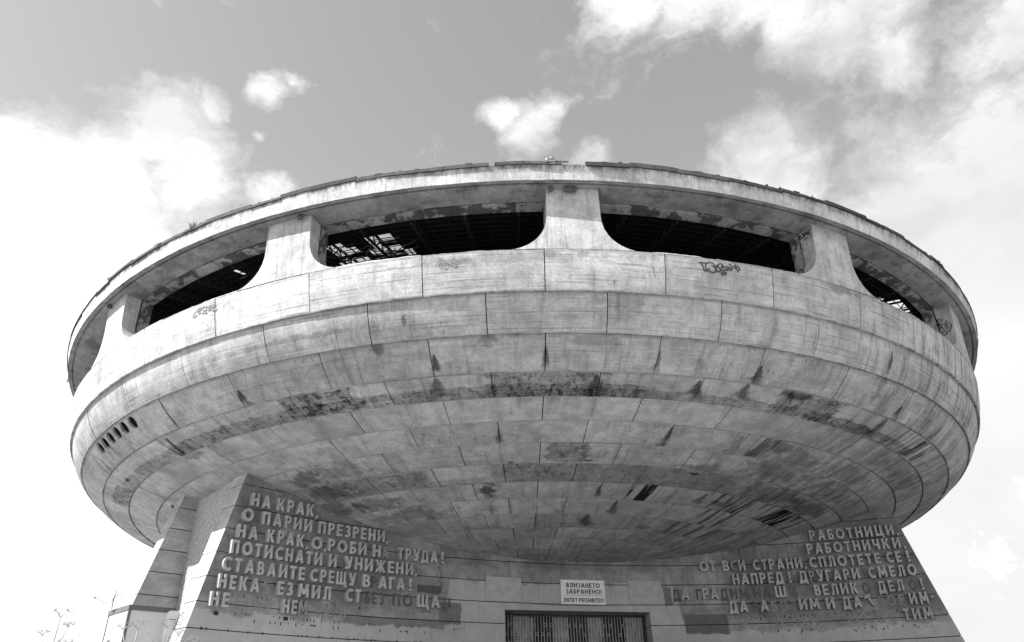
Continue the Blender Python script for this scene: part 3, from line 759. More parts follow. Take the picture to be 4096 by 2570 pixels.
# brick infill between the two left piers
MBR, g, b = new_mat('pale_brick', .9, .15)
oi = g.n('ShaderNodeObjectInfo'); tcb = g.n('ShaderNodeTexCoord'); nn = g.noise(tcb.outputs['Object'], 6, 5, .6)
isl = g.n('ShaderNodeNewGeometry')
grey(g, b, g.m('MULTIPLY', g.ramp(nn, .3, .7, .85, 1.1), g.m('ADD', .37, g.m('MULTIPLY', g.m('ADD', oi.outputs['Random'], isl.outputs['Random Per Island']), .06)))); bump(g, b, nn, .01, .6)
MMORT = plain('brick_mortar', .10, .95, .2)
BA = Vector((-17.9, 39.2)) + (Vector((-17.9, 39.2)) - Vector((-14.35, 35.33))).normalized() * 1.6
BB = Vector((-14.35, 35.33)) + (Vector((-14.35, 35.33)) - Vector((-17.9, 39.2))).normalized() * .9
bd = (BB - BA); BL = bd.length; bd.normalize(); bn = Vector((-bd.y * -1, -bd.x * 1)) if False else Vector((bd.y, -bd.x))
if bn.dot(Vector((0, 0)) - BA) < 0: bn = -bn
d3 = Vector((bd.x, bd.y, 0)); n3 = Vector((bn.x, bn.y, 0)); z3 = Vector((0, 0, 1))
mb = MB(); mid = Vector(((BA.x + BB.x) / 2, (BA.y + BB.y) / 2, (12.4 + 2.7) / 2 + ZC)) - n3 * .16
mb.box(mid, d3 * (BL / 2), n3 * .13, z3 * ((12.4 - 2.7) / 2))
bw = mb.build('brick_wall', MMORT, mon)
BLEN, BH = .27, .105
unit = MB(); unit.box((0, 0, 0), (BLEN / 2 - .011, 0, 0), (0, .05, 0), (0, 0, BH / 2 - .010))
bme = unit.mesh('brick', MBR)
rotm = Matrix(((d3.x, n3.x, 0, 0), (d3.y, n3.y, 0, 0), (0, 0, 1, 0), (0, 0, 0, 1)))
spots_ = []
nrow = int((12.2 - 2.7) / BH); ncol = int(BL / BLEN)
for r in range(nrow):
    for c in range(ncol):
        s = (c + .5 + (.5 if r % 2 else 0)) * BLEN
        if s > BL - .1: continue
        h = 12.15 - r * BH
        spots_.append((s, h))
rb = random.Random(2)
cand = [q for q in spots_ if 4.9 < q[1] < 7.2]
cand.sort(key=lambda q: -q[0]); near = set(cand[:300]); allb = MB()
for s, h in spots_:
    p = Vector((BA.x, BA.y, h + ZC)) + d3 * s - n3 * rb.uniform(.03, .055)
    if (s, h) in near:
        o = bpy.data.objects.new('brick', bme); link(o, bw); o.matrix_basis = Matrix.Translation(p) @ rotm
    else: allb.box(p, d3 * (BLEN / 2 - .011), n3 * .05, z3 * (BH / 2 - .010))
tag(allb.build('brickwork', MBR, bw), kind='stuff')

# ---- entrance
MDR = [plain('pale_door_leaf', .24, .7, .6, 1.5), plain('dark_door_leaf', .03, .7, .3, 1.5), plain('grille_steel', .42, .6, .35, 6), plain('dark_rusty_steel', .06, .8, .4, 4)]
rev = MB()
hb = 2.34
uD = lambda v, h: usurf(v, h)
BK = 1.05
for s, v in ((-1, DOOR[0]), (1, DOOR[1])):
    for h0, h1 in ((6.17, H0 - DH * 5 + G2), (H0 - DH * 5 - G2, H0 - DH * 6 + G2), (H0 - DH * 6 - G2, hb)):
        A0, A1 = WS(v, h0, -.03), WS(v, h1, -.03); B0, B1 = WS(v, h0, -BK - .2), WS(v, h1, -BK - .2)
        rev.quad(A0, A1, B1, B0, uv=[(v, h0), (v, h1), (v + 1, h1), (v + 1, h0)])
        o_ = .15 * s
        rev.quad(WS(v + o_, h0, -.24), WS(v + o_, h1, -.24), WS(v + o_, h1, -BK - .2), WS(v + o_, h0, -BK - .2))
rev.quad(WS(DOOR[0], 6.17, -.03), WS(DOOR[1], 6.17, -.03), WS(DOOR[1], 6.17, -BK - .3), WS(DOOR[0], 6.17, -BK - .3), uv=[(0, 9), (8, 9), (8, 10), (0, 10)])
rv = rev.build('entrance', MPIER, mon)
def wbox(mb, v0, v1, h0, h1, off, t):       # block lying along the wall, off behind the wall face
    vm = (v0 + v1) / 2; s = slope(vm); n = math.hypot(1, s)
    T = W3(s / n, 1 / n, 0) - W3(0, 0, 0); T.z = 0; Nn = W3(1 / n, -s / n, 0) - W3(0, 0, 0); Nn.z = 0
    mb.box(WS(vm, (h0 + h1) / 2, off), T * ((v1 - v0) / 2), Nn * (t / 2), Vector((0, 0, (h1 - h0) / 2)))
leaf = [(-3.85, -3.10, 1), (-3.10, -2.10, 0), (-2.10, -1.86, 0), (-1.84, -1.50, 1), (-1.48, -.86, 1), (-.86, .12, 0), (.12, 1.10, 1), (1.10, 2.05, 0), (2.05, 3.22, 1), (3.22, 4.30, 0)]
for k, (v0, v1, q) in enumerate(leaf):
    mb = MB(); wbox(mb, v0 + .015, v1 - .015, hb, 6.02 if k != 2 else 5.98, -BK - .10 - (.12 if q else 0), .05)
    o = mb.build('door_leaf', MDR[q], rv)
mb = MB(); wbox(mb, -3.87, 4.46, 6.03, 6.17, -BK + .04, .10)
for v in (-3.12, -1.85, -.87, 1.10, 2.06, 3.22, 4.32): wbox(mb, v - .035, v + .035, hb, 6.03, -BK + .02, .08)
mb.build('door_frame', MDR[3], rv)
v = -3.74; k = 0; rq = random.Random(9)
while v < 4.25:
    mb = MB(); wbox(mb, v - .012, v + .012, hb, 6.02, -BK + .20, .024); mb.build('grille_bar', MDR[2], rv)
    v += .168; k += 1
tor = MB(); nT = 14
for a_ in range(nT):
    for b_ in range(4):
        A, B = 2 * pi * a_ / nT, 2 * pi * b_ / 4
        tor.v.append(((.075 + .013 * cos(B)) * cos(A), .013 * sin(B), (.075 + .013 * cos(B)) * sin(A)))
for a_ in range(nT):
    for b_ in range(4): tor.face((a_ * 4 + b_, ((a_ + 1) % nT) * 4 + b_, ((a_ + 1) % nT) * 4 + (b_ + 1) % 4, a_ * 4 + (b_ + 1) % 4), sm=True)
tme = tor.mesh('grille_ring', MDR[2])
for r, h in enumerate((5.58, 5.10, 4.62, 4.14)):
    v = -3.74 + (.084 if r % 2 == 0 else .252)
    q = 0
    while v < 4.2:
        q += 1
        if rq.random() < .72:
            s = slope(v); n = math.hypot(1, s)
            T = (W3(s / n, 1 / n, 0) - W3(0, 0, 0)); T.z = 0; Nn = (W3(1 / n, -s / n, 0) - W3(0, 0, 0)); Nn.z = 0
            o = bpy.data.objects.new('grille_ring', tme); link(o, rv)
            c = WS(v, h, -BK + .20)
            o.matrix_basis = Matrix(((T.x, Nn.x, 0, c.x), (T.y, Nn.y, 0, c.y), (0, 0, 1, c.z), (0, 0, 0, 1)))
        v += .336 if r % 2 else .336
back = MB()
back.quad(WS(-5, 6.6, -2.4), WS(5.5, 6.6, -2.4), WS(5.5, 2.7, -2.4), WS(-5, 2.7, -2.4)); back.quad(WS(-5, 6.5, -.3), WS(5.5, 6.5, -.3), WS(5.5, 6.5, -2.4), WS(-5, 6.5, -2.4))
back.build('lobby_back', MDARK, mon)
# cover plates
MPLATE = plain('painted_cover_plate', .35, .7, .18, 3)
for v0, v1, h0, h1 in ((-4.95, -2.9, 6.59, 7.84), (3.36, 5.27, 6.61, 7.85)):
    mb = MB(); wbox(mb, v0, v1, h0, h1, .045, .05); o = mb.build('cover_plate', MPLATE, wall)

# ------------------------------------------------------------------ lettering
t_ = .215
def bandq(cx, cy, rx, ry, a0, a1, n, t=t_):
    out = []
    for k in range(n):
        A, B = rad(a0 + (a1 - a0) * k / n), rad(a0 + (a1 - a0) * (k + 1) / n)
        out.append([(cx + rx * cos(A), cy + ry * sin(A)), (cx + rx * cos(B), cy + ry * sin(B)), (cx + (rx - t) * cos(B), cy + (ry - t) * sin(B)), (cx + (rx - t) * cos(A), cy + (ry - t) * sin(A))])
    return out
def bx(x0, y0, x1, y1): return [[(x0, y0), (x1, y0), (x1, y1), (x0, y1)]]
def dg(x0, y0, x1, y1, w=t_):   # parallelogram from (x0,y0) bottom-left to (x1,y1) top-left, horizontal width w
    return [[(x0, y0), (x0 + w, y0), (x1 + w, y1), (x1, y1)]]
T = t_
def bowl(x, y0, y1, w):          # D-shaped bowl on the right of a stem
    ry = (y1 - y0) / 2; rx = min(w, ry * 1.05); xs_ = x + w - rx
    return bx(x, y1 - .19, xs_, y1) + bx(x, y0, xs_, y0 + .19) + bandq(xs_, (y0 + y1) / 2, rx, ry, -90, 90, 10, .19)
GL = {
 'Н': (.70, bx(0, 0, T, 1) + bx(.49, 0, .70, 1) + bx(.1, .41, .6, .60)),
 'А': (.80, [[(0, 0), (.22, 0), (.50, 1), (.28, 1)], [(.58, 0), (.80, 0), (.52, 1), (.30, 1)]] + bx(.15, .20, .65, .38)),
 'К': (.72, bx(0, 0, T, 1) + [[(.18, .46), (.47, 1), (.71, 1), (.36, .42)], [(.18, .58), (.49, 0), (.74, 0), (.38, .62)]]),
 'Р': (.62, bx(0, 0, T, 1) + bowl(.1, .38, 1, .52)),
 'П': (.70, bx(0, 0, T, 1) + bx(.49, 0, .70, 1) + bx(.1, .80, .6, 1)),
 'И': (.74, bx(0, 0, T, 1) + bx(.53, 0, .74, 1) + [[(.0, .02), (.14, 0), (.74, .98), (.60, 1)]]),
 'О': (.90, bandq(.45, .5, .46, .51, 0, 360, 28, .215)),
 'Е': (.56, bx(0, 0, T, 1) + bx(.1, 0, .56, .19) + bx(.1, .41, .52, .59) + bx(.1, .81, .56, 1)),
 'З': (.58, bandq(.27, .73, .29, .27, -90, 145, 12, .18) + bandq(.27, .28, .32, .285, -145, 90, 12, .19)),
 'Б': (.60, bx(0, 0, T, 1) + bx(.1, .81, .54, 1) + bowl(.1, 0, .60, .50)),
 'В': (.62, bx(0, 0, T, 1) + bowl(.1, .44, 1, .46) + bowl(.1, 0, .60, .52)),
 'Т': (.60, bx(0, .81, .60, 1) + bx(.195, 0, .405, .9)),
 'У': (.72, [[(.26, .0), (.49, .0), (.72, 1), (.50, 1)], [(.0, 1), (.23, 1), (.48, .40), (.32, .25)]] + bx(.10, 0, .40, .18)),
 'Д': (.82, bx(0, -.12, .82, .18) + bx(0, -.2, .17, .1) + bx(.65, -.2, .82, .1) + bx(.53, 0, .74, 1) + bx(.14, .81, .7, 1) + [[(.06, .05), (.26, .05), (.34, 1), (.14, 1)]]),
 'Г': (.52, bx(0, 0, T, 1) + bx(.1, .81, .52, 1)),
 'Ж': (1.0, bx(.395, 0, .605, 1) + [[(.0, 0), (.23, 0), (.52, .56), (.42, .66)], [(.02, 1), (.25, 1), (.52, .46), (.42, .36)], [(.77, 0), (1.0, 0), (.58, .66), (.48, .56)], [(.75, 1), (.98, 1), (.58, .36), (.48, .46)]]),
 'Л': (.72, bx(.51, 0, .72, 1) + bx(.16, .81, .6, 1) + [[(.14, .12), (.33, .02), (.36, 1), (.16, 1)]] + bx(0, 0, .30, .18)),
 'М': (.92, [[(0, 0), (.21, 0), (.28, 1), (.07, 1)], [(.71, 0), (.92, 0), (.85, 1), (.64, 1)], [(.07, 1), (.27, 1), (.56, .22), (.36, .22)], [(.65, 1), (.85, 1), (.56, .22), (.36, .22)]]),
 'Н_': None,
 'С': (.72, bandq(.45, .5, .46, .51, 48, 312, 22, .215)),
 'Ц': (.78, bx(0, 0, T, 1) + bx(.47, 0, .68, 1) + bx(0, 0, .78, .19) + bx(.61, -.2, .80, .1)),
 'Ч': (.66, bx(.45, 0, .66, 1) + bx(.2, .36, .5, .54) + bx(0, .62, T, 1) + bandq(.28, .64, .28, .28, 180, 270, 6, .2)),
 'Ш': (.98, bx(0, 0, .98, .19) + bx(0, 0, .2, 1) + bx(.39, 0, .59, 1) + bx(.78, 0, .98, 1)),
 'Щ': (1.06, bx(0, 0, 1.06, .19) + bx(0, 0, .2, 1) + bx(.37, 0, .57, 1) + bx(.75, 0, .95, 1) + bx(.88, -.2, 1.07, .1)),
 '!': (.21, [[(.03, .30), (.18, .30), (.21, 1), (0, 1)]] + bx(.0, 0, .21, .19)),
 ',': (.20, [[(.02, .12), (.06, -.16), (.20, .06), (.20, .16)]]),
 '-': (.26, bx(0, .44, .26, .66)),
 # Latin and sans forms for the entry sign
 'N': (.74, bx(0, 0, T, 1) + bx(.53, 0, .74, 1) + [[(.0, 1), (.2, 1), (.74, 0), (.54, 0)]]),
 'Y': (.74, bx(.265, 0, .475, .5) + [[(.0, 1), (.24, 1), (.475, .45), (.265, .45)], [(.5, 1), (.74, 1), (.475, .45), (.265, .45)]]),
 'I': (.21, bx(0, 0, .21, 1)),
 'D': (.72, bx(0, 0, T, 1) + bowl(.1, 0, 1, .62)),
 'R': (.68, bx(0, 0, T, 1) + bowl(.1, .38, 1, .54) + [[(.28, .45), (.46, 0), (.70, 0), (.50, .48)]]),
}
for a_, b_ in (('E', 'Е'), ('T', 'Т'), ('P', 'Р'), ('O', 'О'), ('H', 'Н'), ('B', 'В')): GL[a_] = GL[b_]
_cache = {}
def glyph(ch, depth, mat, key):
    k = (ch, key)
    if k in _cache: return _cache[k]
    w, polys = GL[ch]
    vs_, fs = [], []
    for p in polys:
        ar = sum(p[i][0] * p[(i + 1) % len(p)][1] - p[(i + 1) % len(p)][0] * p[i][1] for i in range(len(p)))
        if ar < 0: p = p[::-1]
        i0 = len(vs_); vs_ += [Vector(q) for q in p]; fs.append(list(range(i0, i0 + len(p))))
    V, E_, F, ov, oe, of = delaunay_2d_cdt(vs_, [], fs, 1, 1e-5)
    F = [f for f, src in zip(F, of) if len(src)]
    mb = MB()
    mb.v = [(v.x, -depth, v.y) for v in V]
    cnt = {}
    for f in F:
        c = 0
        f = list(f); mb.face(f, uv=[(V[q].x, V[q].y) for q in f])
        for i in range(len(f)): cnt[(f[i], f[(i + 1) % len(f)])] = 1
    if depth > .01:
        off = len(mb.v); mb.v += [(v.x, 0.02, v.y) for v in V]
        for (a, b2) in cnt:
            if (b2, a) not in cnt: mb.face((b2, a, a + off, b2 + off), uv=[(0, 0)] * 4)
    me = mb.mesh('letter', mat); _cache[k] = (me, w); return _cache[k]
MLET = concrete('letter_concrete', .38, 80, board=.1, drip=.15, vert=True, tone=.16)
MLETD = concrete('dirty_letter_concrete', .28, 81, board=.1, drip=.3, vert=True, tone=.1)
MGH = concrete('letter_shadow_stain', .12, 82, board=.1, drip=.3, tone=.1)
MGF = concrete('faint_letter_stain', .20, 83, board=.1, drip=.3, tone=.2)
CAP = .59
def adv(ch): return .34 if ch == ' ' else GL[ch][0] + .17
def put_row(h, segs, skew=0.0):
    for txt, va, vb in segs:
        faint = txt.startswith('gf'); gh = txt.startswith('gh') or faint; dirty = txt.startswith('dk'); t = txt[2:] if (gh or dirty) else txt
        core = t.rstrip(',')
        tot = sum(adv(c) for c in core) - .17
        sc = (vb - va) / tot; x = va
        for c in t:
            if c != ' ':
                me, w = glyph(c, .004 if gh else .25, (MGF if faint else MGH) if gh else (MLETD if dirty else MLET), ('f' if faint else 'g') if gh else ('d' if dirty else 'l'))
                vm = x + w * sc / 2 if c != ',' else x + .05
                s = slope(vm); n = math.hypot(1, s)
                Tt = W3(s / n, 1 / n, 0) - W3(0, 0, 0); Nn = W3(1 / n, -s / n, 0) - W3(0, 0, 0); Tt.z = Nn.z = 0
                tilt = math.atan(CB_) * 0
                o = bpy.data.objects.new('letter_stain' if gh else 'letter', me); link(o, mon)
                org = WS(vm, h, .012) - Tt * (w * sc / 2)
                rot = random.uniform(-.012, .012)
                Zz = Vector((0, 0, 1)) + Tt * rot - Nn * CB_
                sy = 1 if gh else (.22 / .25 * random.uniform(.92, 1.08) if c not in '!,' else .7)
                sxx = sc if c != ',' else CAP
                o.matrix_basis = Matrix(((Tt.x * sxx, -Nn.x * sy, Zz.x * CAP, org.x), (Tt.y * sxx, -Nn.y * sy, Zz.y * CAP, org.y), (-rot * sxx * 0, 0, Zz.z * CAP, org.z), (0, 0, 0, 1)))
            x += adv(c) * sc
rowsL = [(9.86, [('НА КРАК,', -17.25, -14.34)]), (9.10, [('О', -17.53, -17.02), ('ПАРИИ', -16.68, -14.35), ('ПРЕЗРЕНИ,', -14.06, -10.66)]), (8.32, [('НА', -17.64, -16.72), ('КРАК,', -16.36, -14.64), ('О,', -14.32, -13.77), ('РОБИ', -13.52, -11.57), ('Н', -11.26, -10.82), ('gfА', -10.74, -10.3), ('ТРУДА', -9.92, -7.73), ('!', -7.53, -7.38)]), (7.58, [('ПОТИСНАТИ', -17.79, -13.7), ('И', -13.42, -13.01), ('УНИЖЕНИ,', -12.64, -9.05)]), (6.81, [('СТАВАИТЕ', -17.99, -14.44), ('СРЕЩУ', -14.2, -11.99), ('В', -11.66, -11.26), ('ghР', -11.17, -10.84), ('АГА', -10.84, -9.47), ('!', -9.24, -9.08)]), (6.06, [('НЕКА', -18.05, -16.35), ('gfБ', -16.15, -15.81), ('ЕЗ', -15.6, -14.91), ('МИЛ', -14.68, -13.13), ('СТ', -12.43, -11.68), ('ghБЕЗ', -11.4, -10.45), ('ghПО', -10.02, -8.94), ('ЩА', -8.77, -7.56), ('ghДА', -7.35, -6.86)]), (5.3, [('НЕ', -18.25, -17.48), ('gfВИМ', -16.48, -15.68), ('НЕ', -15.3, -14.62), ('dkМ', -14.59, -14.13), ('gfТАРИ', -13.72, -12.27)])]
rowsR = [(9.84, [('РАБОТНИЦИ,', 13.88, 17.96)]), (9.09, [('РАБОТНИЧКИ,', 13.59, 18.09)]), (8.32, [('ОТ', 7.62, 8.52), ('В', 8.92, 9.28), ('dkС', 9.36, 9.72), ('И', 9.80, 10.17), ('СТРАНИ,', 10.59, 13.2), ('СПЛОТЕТЕ', 13.57, 17.01), ('СЕ', 17.27, 17.94), ('!', 18.16, 18.31)]), (7.57, [('НАПРЕД', 9.33, 12.1), ('!', 12.34, 12.48), ('Д', 12.87, 13.33), ('dkР', 13.39, 13.68), ('УГАРИ', 13.76, 15.87), ('СМЕЛО', 16.26, 18.44)]), (6.8, [('ghД', 5.9, 6.33), ('А', 6.32, 6.81), ('ghГ', 7.22, 7.48), ('РА', 7.54, 8.42), ('ghДИМ', 8.57, 10.11), ('ghНА', 10.36, 11.32), ('Ш', 11.47, 12.07), ('ghТО', 12.23, 12.68), ('ВЕЛИК', 13.48, 15.63), ('ghО', 15.81, 16.24), ('ДЕЛ', 16.51, 17.7), ('ghО', 17.91, 18.28), ('!', 18.40, 18.53)]), (6.08, [('ДА', 8.89, 9.91), ('ghР', 10.21, 10.45), ('А', 10.55, 11.01), ('gfБОТ', 11.18, 12.50), ('ИМ', 12.56, 13.61), ('И', 13.91, 14.35), ('ДА', 14.7, 15.64), ('gfВОР', 16.42, 17.58), ('ИМ', 17.73, 18.58), ('-', 18.65, 18.78)]), (5.29, [('gfДА', 9.26, 9.76), ('gfБЕНИ', 11.23, 13.43), ('gfОСВЕ', 14.75, 17.08), ('ТИМ', 17.3, 18.57)])]
for h, s in rowsL + rowsR: put_row(h, s)
# the T that hangs crooked
me, w = glyph('Т', .25, MLET, 'l')
s = slope(16.1); n = math.hypot(1, s); Tt = W3(s / n, 1 / n, 0) - W3(0, 0, 0); Nn = W3(1 / n, -s / n, 0) - W3(0, 0, 0); Tt.z = Nn.z = 0
ct, st = cos(rad(28)), sin(rad(28))
Xa = Tt * ct + Vector((0, 0, st)); Za = -Tt * st + Vector((0, 0, ct)); org = WS(16.02, 6.08, .01)
o = bpy.data.objects.new('letter', me); link(o, mon); o['label'] = 'letter T hanging crooked'
o.matrix_basis = Matrix(((Xa.x * .58, -Nn.x * .9, Za.x * CAP, org.x), (Xa.y * .58, -Nn.y * .9, Za.y * CAP, org.y), (Xa.z * .58, 0, Za.z * CAP, org.z), (0, 0, 0, 1)))
# fixing holes and pins left on the wall
mb = MB(); rp = random.Random(12)
for h, v0, v1, n_ in ((6.55, -17, -7.5, 16), (5.86, -18, -8, 22), (5.12, -18.2, -6, 30), (4.88, -17.6, -8, 20), (4.42, -18.4, -8, 26), (6.5, 9, 18, 14), (5.85, 9, 18, 18), (5.75, 9.5, 16.5, 16), (5.05, 9.4, 18, 22), (4.95, 12, 18.4, 12)):
    for k in range(n_):
        v = rp.uniform(v0, v1); wbox(mb, v - .014, v + .014, h + rp.uniform(-.05, .05) - rp.uniform(.03, .05), h + .05, .012, .03)
for v, h in ((-17.95, 4.98), (-15.1, 5.02)): wbox(mb, v, v + .22, h, h + .16, .004, .012)
tag(mb.build('fixing_pins', MDARK, wall), kind='stuff')

# ---- entry sign (its own thing)
MSIGN = plain('white_sign_board', .66, .5, .09, 4); MTXT = plain('dark_sign_print', .055, .6, .1, 2)
sg = empty('prohibition_sign', WS(.7, 6.56, .04), 'white rectangular entry prohibited sign in Bulgarian and English above the barred entrance', 'sign')
mb = MB(); wbox(mb, -.59, 1.98, 6.56, 7.85, .06, .03)
mb.build('sign_board', MSIGN, sg)
def sign_line(t, v0, v1, h, cap):
    tot = sum((.3 if c == ' ' else GL[c][0] + .13) for c in t) - .13; sc = (v1 - v0) / tot; x = v0
    s = slope(.7); n = math.hypot(1, s)
    Tt = W3(s / n, 1 / n, 0) - W3(0, 0, 0); Nn = W3(1 / n, -s / n, 0) - W3(0, 0, 0); Tt.z = Nn.z = 0
    for c in t:
        if c == ' ': x += .3 * sc; continue
        me, w = glyph(c, .004, MTXT, 's')
        o = bpy.data.objects.new('sign_letter', me); link(o, sg)
        org = WS(.7, 7.205, .0785) + Tt * (x - .7); org.z = h + ZC
        Zz = Vector((0, 0, 1)) - Nn * 0.0
        o.matrix_basis = Matrix(((Tt.x * sc, -Nn.x, 0, org.x), (Tt.y * sc, -Nn.y, 0, org.y), (0, 0, cap, org.z), (0, 0, 0, 1)))
        x += (w + .13) * sc
sign_line('ВЛИЗАНЕТО', -.27, 1.70, 7.44, .25)
sign_line('ЗАБРАНЕНО!', -.32, 1.79, 7.11, .245)
sign_line('ENTRY PROHIBITED!', -.44, 1.90, 6.66, .235)
mb = MB(); wbox(mb, -.46, 1.85, 7.025, 7.04, .080, .004); mb.build('sign_line', MTXT, sg)

# ---- spray tags: thin painted strokes that follow the concrete
MTAG = [plain('black_spray_paint', .035, .6, .1), plain('faded_spray_paint', .17, .7, .1), plain('white_chalk_paint', .62, .8, .1), plain('grey_spray_paint', .09, .7, .1)]
def ribbon(strokes, fn, nf, width, mat, name, parent):
    mb = MB()
    for st in strokes:
        pts = [fn(*q) for q in st]
        # smooth a little
        if len(pts) > 2:
            sm = [pts[0]]
            for a_, b_ in zip(pts, pts[1:]): sm += [a_.lerp(b_, .25), a_.lerp(b_, .75)]
            sm.append(pts[-1]); pts = sm
        L_, R_ = [], []
        for i, p in enumerate(pts):
            d = (pts[min(i + 1, len(pts) - 1)] - pts[max(i - 1, 0)]); nrm = nf(p); x = d.cross(nrm)
            if x.length < 1e-6: x = Vector((0, 0, 1))
            x.normalize(); L_.append(p + x * width / 2); R_.append(p - x * width / 2)
        for i in range(len(pts) - 1): mb.quad(L_[i], R_[i], R_[i + 1], L_[i + 1])
    o = mb.build(name, mat, parent); return o
fD, _, _, _ = band_fn(0)
bandp = lambda a, t: fD(a, t, .026)
bandn = lambda p: Vector((p.x, p.y - AX, 0)).normalized()
tagZ = [[(-27.9, 0.115), (-28.3, 0.184), (-28.47, 0.233), (-28.49, 0.292), (-28.39, 0.315), (-28.01, 0.263)], [(-27.93, 0.175), (-27.77, 0.189), (-27.51, 0.144), (-27.56, 0.113), (-27.77, 0.104), (-27.93, 0.144), (-27.96, 0.204), (-27.85, 0.253), (-27.69, 0.253), (-27.59, 0.23)], [(-27.08, 0.116), (-27.31, 0.111), (-27.41, 0.16), (-27.41, 0.182), (-27.22, 0.203), (-27.18, 0.25), (-27.3, 0.285), (-27.5, 0.269)], [(-27.05, 0.186), (-26.99, 0.138), (-26.77, 0.134), (-26.7, 0.175), (-26.7, 0.285)], [(-26.89, 0.212), (-27.1, 0.226), (-27.16, 0.27), (-27.07, 0.304), (-26.84, 0.296)], [(-26.6, 0.139), (-26.65, 0.289)], [(-26.64, 0.144), (-26.49, 0.147), (-26.49, 0.28)], [(-26.49, 0.156), (-26.32, 0.14), (-26.27, 0.306)], [(-26.23, 0.195), (-26.0, 0.214), (-25.93, 0.166), (-26.02, 0.133), (-26.17, 0.143), (-26.25, 0.229), (-26.16, 0.306), (-25.93, 0.302), (-25.76, 0.25)]]
tagA = [[(-6.02, 0.072), (-6.0, 0.17), (-6.08, 0.249), (-6.09, 0.3), (-5.8, 0.329), (-5.42, 0.354), (-5.4, 0.268), (-5.31, 0.23)], [(-6.02, 0.083), (-5.83, 0.119), (-5.42, 0.171), (-5.52, 0.214), (-5.59, 0.273)], [(-6.0, 0.17), (-5.78, 0.242), (-5.5, 0.341)], [(-5.71, 0.196), (-5.46, 0.205), (-5.31, 0.225), (-5.17, 0.223), (-5.05, 0.195), (-4.76, 0.274)], [(-5.17, 0.203), (-5.16, 0.136), (-5.06, 0.104), (-4.87, 0.104), (-4.73, 0.133), (-4.78, 0.182), (-4.93, 0.234), (-5.06, 0.296), (-5.31, 0.25)], [(-4.84, 0.145), (-4.53, 0.199), (-4.44, 0.246), (-4.43, 0.21), (-4.29, 0.169), (-4.56, 0.156)], [(-4.78, 0.217), (-4.69, 0.255), (-4.62, 0.211)], [(-4.36, 0.126), (-4.2, 0.13), (-4.09, 0.147), (-4.24, 0.205), (-4.2, 0.236)], [(-4.08, 0.147), (-3.95, 0.135), (-3.84, 0.103)], [(-4.05, 0.149), (-3.95, 0.191), (-3.9, 0.253)], [(-3.92, 0.186), (-3.79, 0.144), (-3.69, 0.12), (-3.65, 0.156), (-3.72, 0.196)], [(-4.98, 0.314), (-4.92, 0.325), (-4.76, 0.325), (-4.61, 0.292), (-4.76, 0.286), (-4.93, 0.31)]]
tagB = [[(14.12, 0.138), (14.47, 0.134), (14.89, 0.133)], [(14.37, 0.141), (14.53, 0.238), (14.63, 0.365), (14.83, 0.312), (15.11, 0.245)], [(14.83, 0.312), (14.72, 0.242), (14.75, 0.173), (14.91, 0.121), (15.15, 0.1), (15.4, 0.114), (15.53, 0.171), (15.56, 0.228), (15.61, 0.271), (15.57, 0.325), (15.41, 0.354), (15.17, 0.351), (14.94, 0.331), (14.83, 0.312)], [(15.22, 0.177), (15.54, 0.205), (15.86, 0.205), (16.07, 0.259), (16.18, 0.278)], [(15.54, 0.205), (15.67, 0.269), (15.73, 0.324), (16.03, 0.273)], [(15.63, 0.139), (15.82, 0.2)], [(15.82, 0.189), (15.81, 0.149), (15.89, 0.111), (16.19, 0.099), (16.18, 0.134), (16.05, 0.231), (16.26, 0.177)], [(16.22, 0.138), (16.36, 0.168), (16.59, 0.198), (16.57, 0.221), (16.26, 0.269), (16.25, 0.229)], [(16.5, 0.133), (16.74, 0.156), (16.9, 0.173), (16.75, 0.196), (16.58, 0.266), (16.55, 0.223)], [(16.77, 0.075), (17.1, 0.13), (16.9, 0.265), (16.81, 0.2)], [(17.42, 0.069), (17.2, 0.125), (17.32, 0.155), (17.5, 0.193), (17.55, 0.26)], [(17.32, 0.155), (17.53, 0.099), (17.67, 0.128), (17.7, 0.208)], [(16.05, 0.357), (16.16, 0.319), (16.34, 0.3), (16.48, 0.311), (16.47, 0.34), (16.31, 0.37), (16.11, 0.378), (16.05, 0.357)]]
ribbon(tagZ, bandp, bandn, .055, MTAG[1], 'graffiti_tag', mon)
ribbon(tagA, bandp, bandn, .028, MTAG[1], 'graffiti_tag', mon)
ribbon(tagB, bandp, bandn, .055, MTAG[0], 'graffiti_tag', mon)
def sidep(azc, s):
    def f(r, h): return P(r, azc + s * math.degrees((wfun(h) + .012) / 29.1) , h)
    return f
def siden(azc, s): return lambda p: Vector((cos(rad(azc)), sin(rad(azc)), 0)) * s
tagC = [[(28.54, 19.056), (28.52, 19.011), (28.52, 18.888), (28.564, 18.862), (28.616, 18.97), (28.562, 19.059), (28.53, 19.052)], [(28.634, 19.1), (28.792, 19.029), (28.716, 18.903), (28.606, 18.87), (28.673, 18.825), (28.823, 19.132), (28.757, 18.84)], [(28.782, 18.859), (28.96, 19.128), (28.89, 18.822), (29.05, 19.031), (28.985, 18.811)], [(29.177, 18.998), (29.071, 19.035), (29.055, 18.851), (29.115, 18.724), (29.056, 18.658)], [(28.684, 18.729), (28.814, 18.767), (28.966, 18.683)]]
tagW = [[(28.52, 18.736), (28.911, 18.562), (28.877, 18.185), (28.812, 17.934), (28.988, 18.234), (28.989, 18.302), (28.918, 18.453)], [(28.53, 18.57), (28.591, 18.545), (28.52, 18.456), (28.552, 18.413)], [(28.581, 18.446), (28.593, 18.351)], [(28.669, 18.476), (28.705, 18.331)], [(28.669, 18.476), (28.667, 18.268)], [(28.805, 18.405), (28.782, 18.194)], [(28.608, 18.133), (28.556, 17.959)], [(28.678, 18.106), (28.651, 17.95)]]
